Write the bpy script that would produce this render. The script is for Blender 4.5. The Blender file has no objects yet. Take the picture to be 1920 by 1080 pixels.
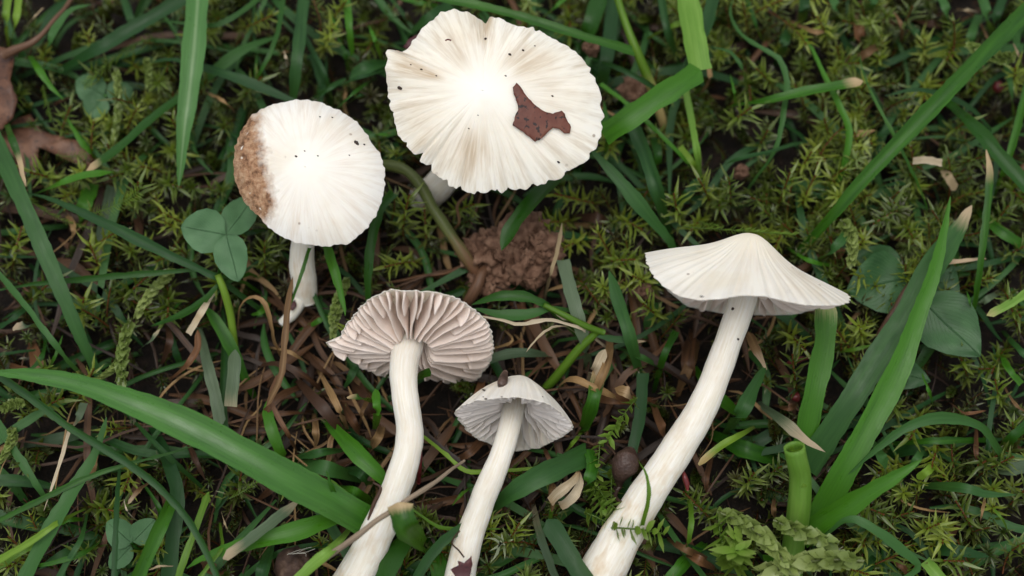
import bpy, math, random
import numpy as np
from mathutils import Vector, noise
from mathutils.geometry import delaunay_2d_cdt

rng = np.random.default_rng(7)
random.seed(7)
MM = 0.001
R_ = math.radians
scene = bpy.context.scene
COL = scene.collection

# ------------------------------------------------------------------ camera
TILT = R_(20.0)
DIST = 0.205
HALF = math.tan(R_(20.0))
LOOK = np.array([0.0, 0.0, 0.008])
CR = np.array([1.0, 0.0, 0.0])
CU = np.array([0.0, math.cos(TILT), math.sin(TILT)])
CT = np.array([0.0, -math.sin(TILT), math.cos(TILT)])      # towards the camera
CAMPOS = LOOK + DIST * CT
cam_data = bpy.data.cameras.new("camera")
cam = bpy.data.objects.new("camera", cam_data)
COL.objects.link(cam)
cam.location = CAMPOS
cam.rotation_euler = (TILT, 0, 0)
cam_data.sensor_width = 36
cam_data.lens = 18 / HALF
cam_data.clip_start = 0.005
cam_data.clip_end = 50
cam_data.dof.use_dof = True
cam_data.dof.focus_distance = DIST - 0.012
cam_data.dof.aperture_fstop = 13.0
scene.camera = cam

# ------------------------------------------------------------------ light: bright overcast
SUN_EL, SUN_AZ = R_(84), R_(-60)       # azimuth measured from +Y towards +X
world = bpy.data.worlds.new("World")
scene.world = world
world.use_nodes = True
wn = world.node_tree
bg = wn.nodes["Background"]
sky = wn.nodes.new("ShaderNodeTexSky")
sky.sky_type = 'NISHITA'
sky.sun_disc = False
sky.sun_elevation = SUN_EL
sky.sun_rotation = SUN_AZ
sky.dust_density = 3.0
hs = wn.nodes.new("ShaderNodeHueSaturation")
hs.inputs["Saturation"].default_value = 0.18           # overcast: the blue is greyed out
wn.links.new(sky.outputs[0], hs.inputs["Color"])
wn.links.new(hs.outputs[0], bg.inputs["Color"])
bg.inputs["Strength"].default_value = 0.15
sun_data = bpy.data.lights.new("sun", 'SUN')
sun_data.energy = 0.95
sun_data.angle = R_(60)
sun_data.color = (1.0, 0.955, 0.88)
sun = bpy.data.objects.new("sun", sun_data)
COL.objects.link(sun)
sd = Vector((math.sin(SUN_AZ) * math.cos(SUN_EL), math.cos(SUN_AZ) * math.cos(SUN_EL), math.sin(SUN_EL)))
sun.rotation_euler = sd.to_track_quat('Z', 'Y').to_euler()
sun.location = (0, 0, 0.5)
vs = scene.view_settings
vs.view_transform = 'Standard'
vs.look = 'None'
vs.gamma = 1
vs.exposure = 0.17
scene.cycles.use_denoising = True
scene.cycles.max_bounces = 8
scene.cycles.diffuse_bounces = 4
scene.cycles.transmission_bounces = 4


# ------------------------------------------------------------------ pixel helpers (photo pixels, 1920 x 1080)
def ray(px, py):
    return -CT + CR * ((px - 960) / 960 * HALF) + CU * ((540 - py) / 960 * HALF)


def at(px, py, z):
    """The point at height z (mm) above the soil that is seen at a photo pixel."""
    d = ray(px, py)
    t = (z * MM - CAMPOS[2]) / d[2]
    return CAMPOS + d * t


def on_plane(px, py, p0, n):
    d = ray(px, py)
    t = np.dot(p0 - CAMPOS, n) / np.dot(d, n)
    return CAMPOS + d * t


def mpp(p):
    """metres per photo pixel at point p"""
    return np.dot(CAMPOS - p, CT) * HALF / 960


def to_px(P):
    P = np.atleast_2d(P)
    v = P - CAMPOS
    dep = -(v @ CT)
    return np.stack([960 + (v @ CR) / dep / HALF * 960, 540 - (v @ CU) / dep / HALF * 960], 1)


def nrm(v):
    v = np.asarray(v, float)
    return v / (np.linalg.norm(v) + 1e-12)


def smooth(a, b, x):
    t = np.clip((np.asarray(x, float) - a) / (b - a), 0, 1)
    return t * t * (3 - 2 * t)


def catmull(P, n):
    """n samples along a Catmull-Rom curve through P (any dimension)."""
    P = np.asarray(P, float)
    if len(P) == 2:
        return P[0] + (P[1] - P[0]) * np.linspace(0, 1, n)[:, None]
    Q = np.vstack([2 * P[0] - P[1], P, 2 * P[-1] - P[-2]])
    seg = np.linalg.norm(np.diff(P[:, :2], axis=0), axis=1)
    cum = np.concatenate([[0], np.cumsum(seg)])
    s = np.linspace(0, cum[-1], n)
    out = []
    for v in s:
        i = min(np.searchsorted(cum, v, side='right') - 1, len(P) - 2)
        t = (v - cum[i]) / max(seg[i], 1e-9)
        p0, p1, p2, p3 = Q[i], Q[i + 1], Q[i + 2], Q[i + 3]
        out.append(0.5 * (2 * p1 + (p2 - p0) * t + (2 * p0 - 5 * p1 + 4 * p2 - p3) * t * t + (3 * p1 - p0 - 3 * p2 + p3) * t ** 3))
    return np.array(out)


# ------------------------------------------------------------------ mesh helpers
def mesh_of(name, V, F, mat, attrs=None, flat=False):
    me = bpy.data.meshes.new(name)
    if isinstance(F, np.ndarray):
        k = F.shape[1]
        me.vertices.add(len(V))
        me.vertices.foreach_set("co", np.ascontiguousarray(V, dtype=np.float32).ravel())
        me.loops.add(F.size)
        me.loops.foreach_set("vertex_index", np.ascontiguousarray(F, dtype=np.int32).ravel())
        me.polygons.add(len(F))
        me.polygons.foreach_set("loop_start", np.arange(0, F.size, k, dtype=np.int32))
    else:
        me.from_pydata([tuple(v) for v in V], [], F)
    me.update(calc_edges=True)
    if not flat:
        me.polygons.foreach_set("use_smooth", np.ones(len(me.polygons), dtype=bool))
    for k, a in (attrs or {}).items():
        a = np.asarray(a, np.float32)
        if a.ndim == 1:
            t = me.attributes.new(k, 'FLOAT', 'POINT')
            t.data.foreach_set("value", a)
        else:
            t = me.attributes.new(k, 'FLOAT_VECTOR', 'POINT')
            t.data.foreach_set("vector", a.ravel())
    me.materials.append(mat)
    me.validate()
    return me


def link(name, data, parent=None):
    o = bpy.data.objects.new(name, data)
    COL.objects.link(o)
    if parent is not None:
        o.parent = parent
    return o


def obj(name, V, F, mat, parent=None, attrs=None, flat=False):
    V = np.asarray(V, float)
    c = np.zeros(3)
    if parent is None:                     # put the origin at the thing's base
        c = np.array([V[:, 0].mean(), V[:, 1].mean(), V[:, 2].min()])
    elif parent.type == 'EMPTY' or True:
        q = parent
        while q is not None:
            c = c + np.array(q.location)
            q = q.parent
    o = link(name, mesh_of(name, V - c, F, mat, attrs, flat), parent)
    if parent is None:
        o.location = c
    return o


def tag(o, label=None, cat=None, group=None, kind=None):
    if label: o["label"] = label
    if cat: o["category"] = cat
    if group: o["group"] = group
    if kind: o["kind"] = kind
    return o


def empty(name, loc, label, cat, group=None):
    o = bpy.data.objects.new(name, None)
    COL.objects.link(o)
    o.location = loc
    o.empty_display_size = 0.005
    return tag(o, label, cat, group)


def grid_faces(nu, nv, wrap=False):
    """quads of an nu x nv vertex grid (index = i * nv + j), optionally wrapped in j"""
    i = np.arange(nu - 1)[:, None]
    j = np.arange(nv if wrap else nv - 1)[None, :]
    j2 = (j + 1) % nv
    return np.stack([i * nv + j, i * nv + j2, (i + 1) * nv + j2, (i + 1) * nv + j], -1).reshape(-1, 4)


def nz(p, s, seed=0.0):
    return noise.noise(Vector((p[0] * s + seed, p[1] * s - seed * 1.7, p[2] * s + seed * .3)))


# ------------------------------------------------------------------ materials
class NT:
    def __init__(self, name):
        self.m = bpy.data.materials.new(name)
        self.m.use_nodes = True
        self.t = self.m.node_tree
        self.n = self.t.nodes
        self.p = self.n["Principled BSDF"]
        self.out = self.n["Material Output"]

    def add(self, kind, **kw):
        nd = self.n.new("ShaderNode" + kind)
        for k, v in kw.items():
            if k in nd.inputs.keys() if isinstance(k, str) else False:
                self.put(nd.inputs[k], v)
            else:
                setattr(nd, k, v)
        return nd

    def put(self, sock, v):
        if isinstance(v, bpy.types.NodeSocket):
            self.t.links.new(v, sock)
        else:
            if isinstance(v, tuple) and len(v) == 3 and sock.type == 'RGBA':
                v = (*v, 1)
            sock.default_value = v

    def attr(self, name):
        a = self.n.new("ShaderNodeAttribute")
        a.attribute_name = name
        return a

    def sep(self, v):
        s = self.n.new("ShaderNodeSeparateXYZ")
        self.put(s.inputs[0], v)
        return s.outputs

    def comb(self, x, y, z):
        s = self.n.new("ShaderNodeCombineXYZ")
        for i, v in enumerate((x, y, z)):
            self.put(s.inputs[i], v)
        return s.outputs[0]

    def math(self, op, a, b=0.0, c=0.0, clamp=False):
        s = self.n.new("ShaderNodeMath")
        s.operation = op
        s.use_clamp = clamp
        for i, v in enumerate((a, b, c)):
            self.put(s.inputs[i], v)
        return s.outputs[0]

    def ramp(self, f, stops, interp='LINEAR'):
        r = self.n.new("ShaderNodeValToRGB")
        r.color_ramp.interpolation = interp
        e = r.color_ramp.elements
        while len(e) < len(stops):
            e.new(0.5)
        for k, (p, c) in zip(e, stops):
            k.position = p
            k.color = (*c, 1) if isinstance(c, tuple) else (c, c, c, 1)
        self.put(r.inputs[0], f)
        return r.outputs[0]

    def noise(self, vec, scale, detail=3.0, rough=0.55):
        s = self.n.new("ShaderNodeTexNoise")
        self.put(s.inputs["Vector"], vec)
        s.inputs["Scale"].default_value = scale
        s.inputs["Detail"].default_value = detail
        s.inputs["Roughness"].default_value = rough
        return s.outputs["Fac"]

    def mix(self, f, a, b, mode='MIX'):
        s = self.n.new("ShaderNodeMix")
        s.data_type = 'RGBA'
        s.blend_type = mode
        self.put(s.inputs[0], f)
        self.put(s.inputs[6], a)
        self.put(s.inputs[7], b)
        return s.outputs[2]

    def bump(self, h, dist, strength=1.0):
        b = self.n.new("ShaderNodeBump")
        b.inputs["Strength"].default_value = strength
        b.inputs["Distance"].default_value = dist
        self.put(b.inputs["Height"], h)
        self.put(self.p.inputs["Normal"], b.outputs[0])
        return b.outputs[0]

    def translucent(self, colour, w):
        tr = self.n.new("ShaderNodeBsdfTranslucent")
        self.put(tr.inputs[0], colour)
        mx = self.n.new("ShaderNodeMixShader")
        self.put(mx.inputs[0], w)
        self.t.links.new(self.p.outputs[0], mx.inputs[1])
        self.t.links.new(tr.outputs[0], mx.inputs[2])
        self.t.links.new(mx.outputs[0], self.out.inputs[0])


def leaf_material(name, c_lo, c_hi, c_dry, rough=0.38, spec=0.32, veins=8.0, trans=0.22, vein_amt=0.2, midrib=0.0):
    """Blade of grass. Attribute bl = (across 0..1, along in mm, dryness), rnd = one number per blade."""
    m = NT(name)
    u, v, dry = m.sep(m.attr("bl").outputs["Vector"])
    rnd = m.attr("rnd").outputs["Fac"]
    vec = m.comb(m.math('MULTIPLY', u, 4.0), m.math('MULTIPLY', v, 0.10), m.math('MULTIPLY', rnd, 37.0))
    n1 = m.noise(vec, 1.0, 3.0)
    vec2 = m.comb(m.math('MULTIPLY', u, 30.0), m.math('MULTIPLY', v, 0.25), m.math('MULTIPLY', rnd, 91.0))
    n2 = m.noise(vec2, 1.0, 2.0)
    f = m.math('ADD', m.math('MULTIPLY', n1, 0.75), m.math('MULTIPLY', m.math('SUBTRACT', rnd, 0.5), 0.75))
    col = m.ramp(f, [(0.18, c_lo), (0.62, c_hi)])
    wave = m.math('SINE', m.math('MULTIPLY', u, veins * 6.2832))
    vs_ = m.math('ADD', m.math('MULTIPLY', wave, 0.22), m.math('MULTIPLY', n2, 1.3))
    shade = m.math('MULTIPLY_ADD', vs_, vein_amt, 1.0 - vein_amt * 0.75)
    sc = m.n.new("ShaderNodeVectorMath"); sc.operation = 'SCALE'
    m.put(sc.inputs[0], col); m.put(sc.inputs["Scale"], shade)
    col = sc.outputs[0]
    if midrib:
        mr = m.math('SUBTRACT', 1.0, m.math('MULTIPLY', m.math('ABSOLUTE', m.math('SUBTRACT', u, 0.5)), 9.0), clamp=True)
        col = m.mix(m.math('MULTIPLY', mr, midrib), col, (0.22, 0.34, 0.16))
    # dry, bleached parts and a few rusty blotches
    blot = m.ramp(m.noise(m.comb(m.math('MULTIPLY', u, 3.0), m.math('MULTIPLY', v, 0.5), m.math('MULTIPLY', rnd, 53.0)), 1.0, 4.0), [(0.66, 0.0), (0.78, 1.0)])
    d2 = m.math('ADD', dry, m.math('MULTIPLY', blot, 0.25), clamp=True)
    dn = m.math('ADD', d2, m.math('MULTIPLY', m.math('SUBTRACT', n2, 0.5), 0.5), clamp=True)
    dmask = m.ramp(dn, [(0.3, 0.0), (0.7, 1.0)])
    col = m.mix(m.math('MULTIPLY', dmask, m.math('MINIMUM', m.math('MULTIPLY', d2, 4.0), 1.0)), col, c_dry)
    m.put(m.p.inputs["Base Color"], col)
    # damp sheen that comes and goes
    wet = m.noise(m.comb(m.math('MULTIPLY', u, 2.5), m.math('MULTIPLY', v, 0.35), m.math('MULTIPLY', rnd, 17.0)), 1.0, 4.0)
    m.put(m.p.inputs["Roughness"], m.ramp(wet, [(0.3, rough + 0.12), (0.52, rough), (0.7, rough - 0.16)]))
    m.p.inputs["Specular IOR Level"].default_value = spec
    m.bump(m.math('ADD', m.math('MULTIPLY', wave, 0.12), n2), 0.00004, 0.5)
    tcol = m.mix(0.5, col, (0.30, 0.42, 0.03), 'MIX') if trans > 0.15 else col
    m.translucent(tcol, trans)
    return m.m


M = {}
M['G'] = leaf_material("grass_green", (0.014, 0.072, 0.005), (0.048, 0.170, 0.010), (0.46, 0.34, 0.19))
M['B'] = leaf_material("grass_bluish", (0.011, 0.056, 0.011), (0.038, 0.122, 0.025), (0.45, 0.35, 0.22), rough=0.46, vein_amt=0.18)
M['C'] = leaf_material("grass_dull", (0.050, 0.085, 0.045), (0.115, 0.165, 0.095), (0.45, 0.36, 0.24), rough=0.5, vein_amt=0.4)
M['Y'] = leaf_material("grass_fresh", (0.075, 0.17, 0.012), (0.17, 0.30, 0.03), (0.50, 0.38, 0.16), rough=0.4)
M['W'] = leaf_material("grass_pale", (0.12, 0.26, 0.03), (0.24, 0.41, 0.08), (0.50, 0.40, 0.20), rough=0.42)
M['D'] = leaf_material("straw_tan", (0.13, 0.072, 0.030), (0.31, 0.195, 0.085), (0.45, 0.34, 0.22), rough=0.55, spec=0.3, trans=0.1, vein_amt=0.55)
M['R'] = leaf_material("straw_brown", (0.045, 0.020, 0.009), (0.15, 0.070, 0.030), (0.36, 0.24, 0.13), rough=0.5, spec=0.35, trans=0.08, vein_amt=0.6)
M['P'] = leaf_material("straw_pale", (0.30, 0.23, 0.13), (0.52, 0.44, 0.31), (0.40, 0.26, 0.12), rough=0.6, spec=0.3, trans=0.1, vein_amt=0.4)
M['M'] = leaf_material("grass_midrib", (0.045, 0.14, 0.035), (0.085, 0.22, 0.055), (0.45, 0.35, 0.2), midrib=0.75, rough=0.4)
M['S'] = leaf_material("grass_glossy", (0.016, 0.085, 0.008), (0.052, 0.185, 0.018), (0.46, 0.34, 0.19), rough=0.34, spec=0.6)
M['L'] = leaf_material("litter_dark", (0.022, 0.011, 0.006), (0.105, 0.050, 0.022), (0.30, 0.20, 0.10), rough=0.5, spec=0.35, trans=0.06, vein_amt=0.6)
M['K'] = leaf_material("stalk_dark", (0.045, 0.022, 0.014), (0.12, 0.062, 0.035), (0.2, 0.12, 0.07), rough=0.5, trans=0.0, vein_amt=0.5)
M['T'] = leaf_material("twig_grey", (0.10, 0.07, 0.045), (0.27, 0.21, 0.15), (0.2, 0.14, 0.08), rough=0.7, spec=0.2, trans=0.0, vein_amt=0.6)


def cap_material(name, base, streak, streak_amt, centre, patch_col=None, relief=0.5):
    m = NT(name)
    cv = m.attr("cap").outputs["Vector"]
    cx, cy, rho = m.sep(cv)
    geo = m.n.new("ShaderNodeTexCoord").outputs["Object"]
    fine = m.noise(m.comb(m.math('MULTIPLY', cx, 30.0), m.math('MULTIPLY', cy, 30.0), m.math('MULTIPLY', rho, 3.0)), 1.0, 3.0)
    mid = m.noise(m.comb(m.math('MULTIPLY', cx, 9.0), m.math('MULTIPLY', cy, 9.0), m.math('MULTIPLY', rho, 1.6)), 1.0, 4.0, 0.65)
    big = m.noise(geo, 130.0, 3.0)
    edge = m.ramp(rho, [(0.22, 0.0), (0.55, 0.6), (0.9, 1.0)])
    s = m.math('MULTIPLY', m.ramp(m.math('ADD', m.math('MULTIPLY', fine, 0.35), m.math('MULTIPLY', mid, 0.75)), [(0.50, 0.0), (0.74, 1.0)]), edge)
    s = m.math('MULTIPLY', s, streak_amt)
    col = m.mix(m.ramp(rho, [(0.0, 1.0), (0.42, 0.0)]), base, centre)
    col = m.mix(m.ramp(big, [(0.48, 0.0), (0.75, 0.45)]), col, (0.66, 0.565, 0.42))
    col = m.mix(s, col, streak)
    specks = m.n.new("ShaderNodeTexVoronoi")
    m.put(specks.inputs["Vector"], geo); specks.inputs["Scale"].default_value = 520.0
    gate = m.ramp(m.noise(geo, 240.0, 1.0), [(0.60, 0.0), (0.66, 1.0)])
    sp = m.math('MULTIPLY', m.ramp(specks.outputs["Distance"], [(0.08, 1.0), (0.15, 0.0)]), gate)
    col = m.mix(m.math('MULTIPLY', sp, 0.65), col, (0.16, 0.09, 0.05))
    h = m.math('MULTIPLY', m.math('ADD', fine, m.math('MULTIPLY', mid, 0.8)), edge)
    if not patch_col:
        st = m.math('MULTIPLY', m.attr("patch").outputs["Fac"], m.ramp(m.math('ADD', mid, m.math('MULTIPLY', fine, 0.3)), [(0.42, 0.15), (0.75, 1.0)]))
        col = m.mix(st, col, (0.42, 0.30, 0.17))
    if patch_col:
        pf = m.attr("patch").outputs["Fac"]
        vor = m.noise(geo, 900.0, 5.0, 0.7)
        vor2 = m.noise(geo, 2200.0, 3.0, 0.7)
        brown = m.ramp(vor, [(0.34, (0.13, 0.06, 0.03)), (0.50, (0.36, 0.20, 0.11)), (0.68, (0.52, 0.35, 0.22)), (0.85, (0.60, 0.45, 0.32))])
        pm = m.ramp(m.math('ADD', pf, m.math('MULTIPLY', m.math('SUBTRACT', m.noise(geo, 700.0, 5.0), 0.5), 0.9)), [(0.25, 0.0), (0.75, 1.0)])
        col = m.mix(pm, col, brown)
        h = m.math('ADD', h, m.math('MULTIPLY', m.math('ADD', vor, vor2), m.math('MULTIPLY', pm, 5.0)))
    m.put(m.p.inputs["Base Color"], col)
    m.p.inputs["Roughness"].default_value = 0.62
    m.p.inputs["Specular IOR Level"].default_value = 0.3
    m.p.inputs["Subsurface Weight"].default_value = 0.25
    m.p.inputs["Subsurface Radius"].default_value = (1.0, 0.75, 0.5)
    m.p.inputs["Subsurface Scale"].default_value = 0.0012
    m.bump(h, 0.00010, relief)
    return m.m


def plain(name, col_stops, scale, rough=0.7, bump=0.0, spec=0.3, sss=0.0, coords="Object", detail=4.0, trans=0.0):
    m = NT(name)
    g = m.n.new("ShaderNodeTexCoord").outputs[coords]
    n = m.noise(g, scale, detail, 0.62)
    col = m.ramp(n, col_stops)
    m.put(m.p.inputs["Base Color"], col)
    m.p.inputs["Roughness"].default_value = rough
    m.p.inputs["Specular IOR Level"].default_value = spec
    if sss:
        m.p.inputs["Subsurface Weight"].default_value = sss
        m.p.inputs["Subsurface Radius"].default_value = (1.0, 0.75, 0.5)
        m.p.inputs["Subsurface Scale"].default_value = 0.0012
    if bump:
        m.bump(n, bump, 0.9)
    if trans:
        m.translucent(col, trans)
    return m.m


M['cap_big'] = cap_material("cap_fibrous", (0.83, 0.785, 0.69), (0.40, 0.30, 0.19), 0.66, (0.88, 0.86, 0.80))
M['cap_scaly'] = cap_material("cap_scaly", (0.84, 0.80, 0.73), (0.52, 0.39, 0.28), 0.5, (0.87, 0.83, 0.75), True)
M['cap_cream'] = cap_material("cap_silky", (0.85, 0.80, 0.71), (0.60, 0.48, 0.34), 0.36, (0.83, 0.74, 0.58), relief=0.22)
M['gill'] = plain("gill_flesh", [(0.3, (0.74, 0.61, 0.53)), (0.7, (0.82, 0.71, 0.64))], 260.0, 0.65, 0.00004, 0.25, 0.12)
M['gill_pale'] = plain("gill_flesh_pale", [(0.3, (0.69, 0.63, 0.59)), (0.7, (0.78, 0.73, 0.69))], 260.0, 0.65, 0.00004, 0.25, 0.1)


def stem_material():
    m = NT("stem_flesh")
    u, v, w = m.sep(m.attr("bl").outputs["Vector"])
    a = m.math('MULTIPLY', u, 6.2832)
    cs, sn = m.math('COSINE', a), m.math('SINE', a)
    fib = m.noise(m.comb(m.math('MULTIPLY', cs, 7.0), m.math('MULTIPLY', sn, 7.0), m.math('MULTIPLY', v, 0.22)), 1.0, 4.0, 0.65)
    blot = m.noise(m.comb(m.math('MULTIPLY', cs, 1.6), m.math('MULTIPLY', sn, 1.6), m.math('MULTIPLY', v, 0.30)), 1.0, 3.0)
    col = m.ramp(fib, [(0.35, (0.84, 0.82, 0.76)), (0.62, (0.74, 0.69, 0.58))])
    stain = m.math('MULTIPLY', m.ramp(blot, [(0.48, 0.0), (0.72, 1.0)]), w)
    col = m.mix(m.math('MULTIPLY', stain, 0.8), col, (0.58, 0.44, 0.28))
    sk = m.ramp(m.noise(m.comb(m.math('MULTIPLY', cs, 9.0), m.math('MULTIPLY', sn, 9.0), m.math('MULTIPLY', v, 2.6)), 1.0, 2.0), [(0.74, 0.0), (0.77, 1.0)])
    col = m.mix(m.math('MULTIPLY', sk, m.math('MULTIPLY', w, 0.9)), col, (0.10, 0.055, 0.03))
    m.put(m.p.inputs["Base Color"], col)
    m.p.inputs["Roughness"].default_value = 0.5
    m.p.inputs["Specular IOR Level"].default_value = 0.35
    m.p.inputs["Subsurface Weight"].default_value = 0.3
    m.p.inputs["Subsurface Radius"].default_value = (1.0, 0.8, 0.55)
    m.p.inputs["Subsurface Scale"].default_value = 0.0014
    m.bump(m.math('ADD', fib, blot), 0.00012, 0.7)
    return m.m


M['stem'] = stem_material()
M['speck'] = plain("dirt", [(0.3, (0.015, 0.010, 0.008)), (0.7, (0.05, 0.03, 0.02))], 900.0, 0.6)
M['soil'] = plain("soil", [(0.30, (0.003, 0.002, 0.0015)), (0.55, (0.010, 0.006, 0.0035)), (0.8, (0.035, 0.020, 0.011))], 700.0, 0.8, 0.0012, 0.3, detail=6.0)
M['clump'] = plain("soil_clump", [(0.25, (0.055, 0.027, 0.016)), (0.5, (0.155, 0.083, 0.052)), (0.78, (0.29, 0.18, 0.12))], 620.0, 0.8, 0.0004, 0.3, detail=6.0)


def dead_leaf_material(name, lo, mid, hi, spots):
    m = NT(name)
    g = m.n.new("ShaderNodeTexCoord").outputs["Object"]
    n = m.noise(g, 240.0, 5.0, 0.6)
    col = m.ramp(n, [(0.3, lo), (0.5, mid), (0.72, hi)])
    sp = m.ramp(m.noise(g, 1300.0, 2.0, 0.5), [(0.58, 0.0), (0.64, 1.0)])
    col = m.mix(m.math('MULTIPLY', sp, spots), col, (0.012, 0.006, 0.006))
    m.put(m.p.inputs["Base Color"], col)
    m.p.inputs["Roughness"].default_value = 0.5
    m.p.inputs["Specular IOR Level"].default_value = 0.4
    m.bump(n, 0.00025, 0.8)
    return m.m


M['scrap'] = dead_leaf_material("leaf_scrap", (0.080, 0.022, 0.014), (0.125, 0.038, 0.024), (0.18, 0.07, 0.042), 0.95)
M['dead'] = dead_leaf_material("dead_leaf", (0.042, 0.016, 0.010), (0.105, 0.045, 0.024), (0.20, 0.098, 0.056), 0.6)
M['dark_scrap'] = dead_leaf_material("dark_scrap", (0.035, 0.008, 0.010), (0.070, 0.018, 0.020), (0.12, 0.045, 0.04), 0.6)
M['bud'] = plain("bud_brown", [(0.3, (0.018, 0.010, 0.008)), (0.55, (0.055, 0.030, 0.022)), (0.78, (0.12, 0.075, 0.058))], 330.0, 0.45, 0.0011, 0.4)
M['nut'] = plain("nut_brown", [(0.3, (0.016, 0.009, 0.007)), (0.55, (0.060, 0.034, 0.024)), (0.78, (0.16, 0.105, 0.07))], 520.0, 0.7, 0.0004, 0.3)
M['red'] = plain("red_seed", [(0.3, (0.075, 0.008, 0.010)), (0.7, (0.20, 0.03, 0.03))], 500.0, 0.35, 0.0001, 0.5)
M['worm'] = plain("dark_husk", [(0.3, (0.03, 0.015, 0.012)), (0.6, (0.10, 0.06, 0.045)), (0.8, (0.28, 0.2, 0.15))], 700.0, 0.45, 0.0003, 0.5)
M['fibre'] = plain("pale_fibre", [(0.3, (0.35, 0.33, 0.28)), (0.7, (0.5, 0.48, 0.43))], 300.0, 0.5)


def broad_material(name, lo, hi, rough):
    """Clover and other broad leaves: bl = (across -1..1, along 0..1, -)."""
    m = NT(name)
    u, v, w = m.sep(m.attr("bl").outputs["Vector"])
    rnd = m.attr("rnd").outputs["Fac"]
    g = m.n.new("ShaderNodeTexCoord").outputs["Object"]
    n = m.noise(g, 260.0, 4.0)
    col = m.ramp(n, [(0.3, lo), (0.7, hi)])
    au = m.math('ABSOLUTE', u)
    ph = m.math('SUBTRACT', m.math('MULTIPLY', v, 70.0), m.math('MULTIPLY', au, 46.0))
    vein = m.ramp(m.math('SINE', ph), [(0.86, 0.0), (0.99, 1.0)])
    rib = m.ramp(au, [(0.0, 1.0), (0.045, 0.0)])
    col = m.mix(m.math('MULTIPLY', vein, 0.22), col, (0.16, 0.26, 0.12))
    col = m.mix(m.math('MULTIPLY', rib, 0.5), col, (0.015, 0.05, 0.018))
    m.put(m.p.inputs["Base Color"], col)
    m.p.inputs["Roughness"].default_value = rough
    m.p.inputs["Specular IOR Level"].default_value = 0.45
    m.bump(m.math('SUBTRACT', n, m.math('ADD', m.math('MULTIPLY', vein, 0.3), rib)), 0.00012, 0.8)
    m.translucent(col, 0.18)
    return m.m


M['clover'] = broad_material("clover_leaf", (0.050, 0.135, 0.050), (0.090, 0.205, 0.085), 0.55)
M['broad'] = broad_material("broad_leaf", (0.020, 0.075, 0.020), (0.046, 0.135, 0.040), 0.45)


def moss_material(name, stops, stemcol, trans=0.35, rough=0.27, old_shade=(0.032, 0.022, 0.008)):
    """mc = (leaf 1 / stem 0, along the leaf 0..1, one number per shoot)."""
    m = NT(name)
    a, v, r = m.sep(m.attr("mc").outputs["Vector"])
    oi = m.n.new("ShaderNodeObjectInfo").outputs["Random"]
    f = m.math('FRACT', m.math('ADD', r, oi))
    col = m.ramp(f, stops)
    col = m.mix(m.math('MULTIPLY', m.math('MULTIPLY', v, v), 0.35), col, (0.46, 0.50, 0.20))
    col = m.mix(m.ramp(a, [(0.2, 0.0), (0.75, 1.0)]), old_shade, col)  # lower leaves brown with age, also darkened to paint shade into the gaps
    col = m.mix(m.math('GREATER_THAN', a, 0.1), stemcol, col)
    m.put(m.p.inputs["Base Color"], col)
    m.p.inputs["Roughness"].default_value = rough
    m.p.inputs["Specular IOR Level"].default_value = 0.6
    m.translucent(col, trans)
    return m.m


M['moss'] = moss_material("moss_star", [(0.0, (0.055, 0.095, 0.009)), (0.4, (0.095, 0.16, 0.010)), (0.75, (0.18, 0.25, 0.02)), (0.9, (0.26, 0.33, 0.035)), (1.0, (0.08, 0.13, 0.013))], (0.20, 0.07, 0.025))
M['moss_low'] = moss_material("moss_carpet", [(0.0, (0.035, 0.028, 0.008)), (0.25, (0.024, 0.048, 0.005)), (0.6, (0.045, 0.085, 0.007)), (0.85, (0.10, 0.15, 0.012)), (1.0, (0.05, 0.042, 0.012))], (0.10, 0.035, 0.014), trans=0.3)
M['moss_pale'] = moss_material("moss_plump", [(0.0, (0.20, 0.29, 0.07)), (0.5, (0.27, 0.37, 0.09)), (1.0, (0.33, 0.41, 0.13))], (0.16, 0.20, 0.06), trans=0.4, rough=0.33, old_shade=(0.19, 0.26, 0.06))
M['moss_thread'] = moss_material("moss_thread", [(0.0, (0.17, 0.31, 0.04)), (0.5, (0.24, 0.40, 0.05)), (1.0, (0.29, 0.43, 0.08))], (0.14, 0.24, 0.04), trans=0.45, rough=0.3, old_shade=(0.15, 0.24, 0.03))

# ------------------------------------------------------------------ ground
def soil_height(x, y):
    return 0.0016 * noise.noise(Vector((x * 70, y * 70, 1.3))) + 0.0009 * noise.noise(Vector((x * 260, y * 260, 4.1))) - 0.0008


def warp(n, near, far):
    s = np.linspace(-1, 1, n)
    return near * s + (far - near) * np.sign(s) * np.abs(s) ** 9


gx, gy = warp(190, 0.16, 3.0), warp(150, 0.12, 3.0)
GV = np.array([(x, y, soil_height(x, y)) for x in gx for y in gy])
tag(obj("ground", GV, grid_faces(len(gx), len(gy))[:, ::-1].copy(), M['soil']),
    "dark damp soil under the moss and grass", "soil", kind="structure")


# ------------------------------------------------------------------ tubes and blades
def frame_along(P):
    T = np.gradient(P, axis=0)
    T /= np.linalg.norm(T, axis=1)[:, None] + 1e-12
    return T


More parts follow.
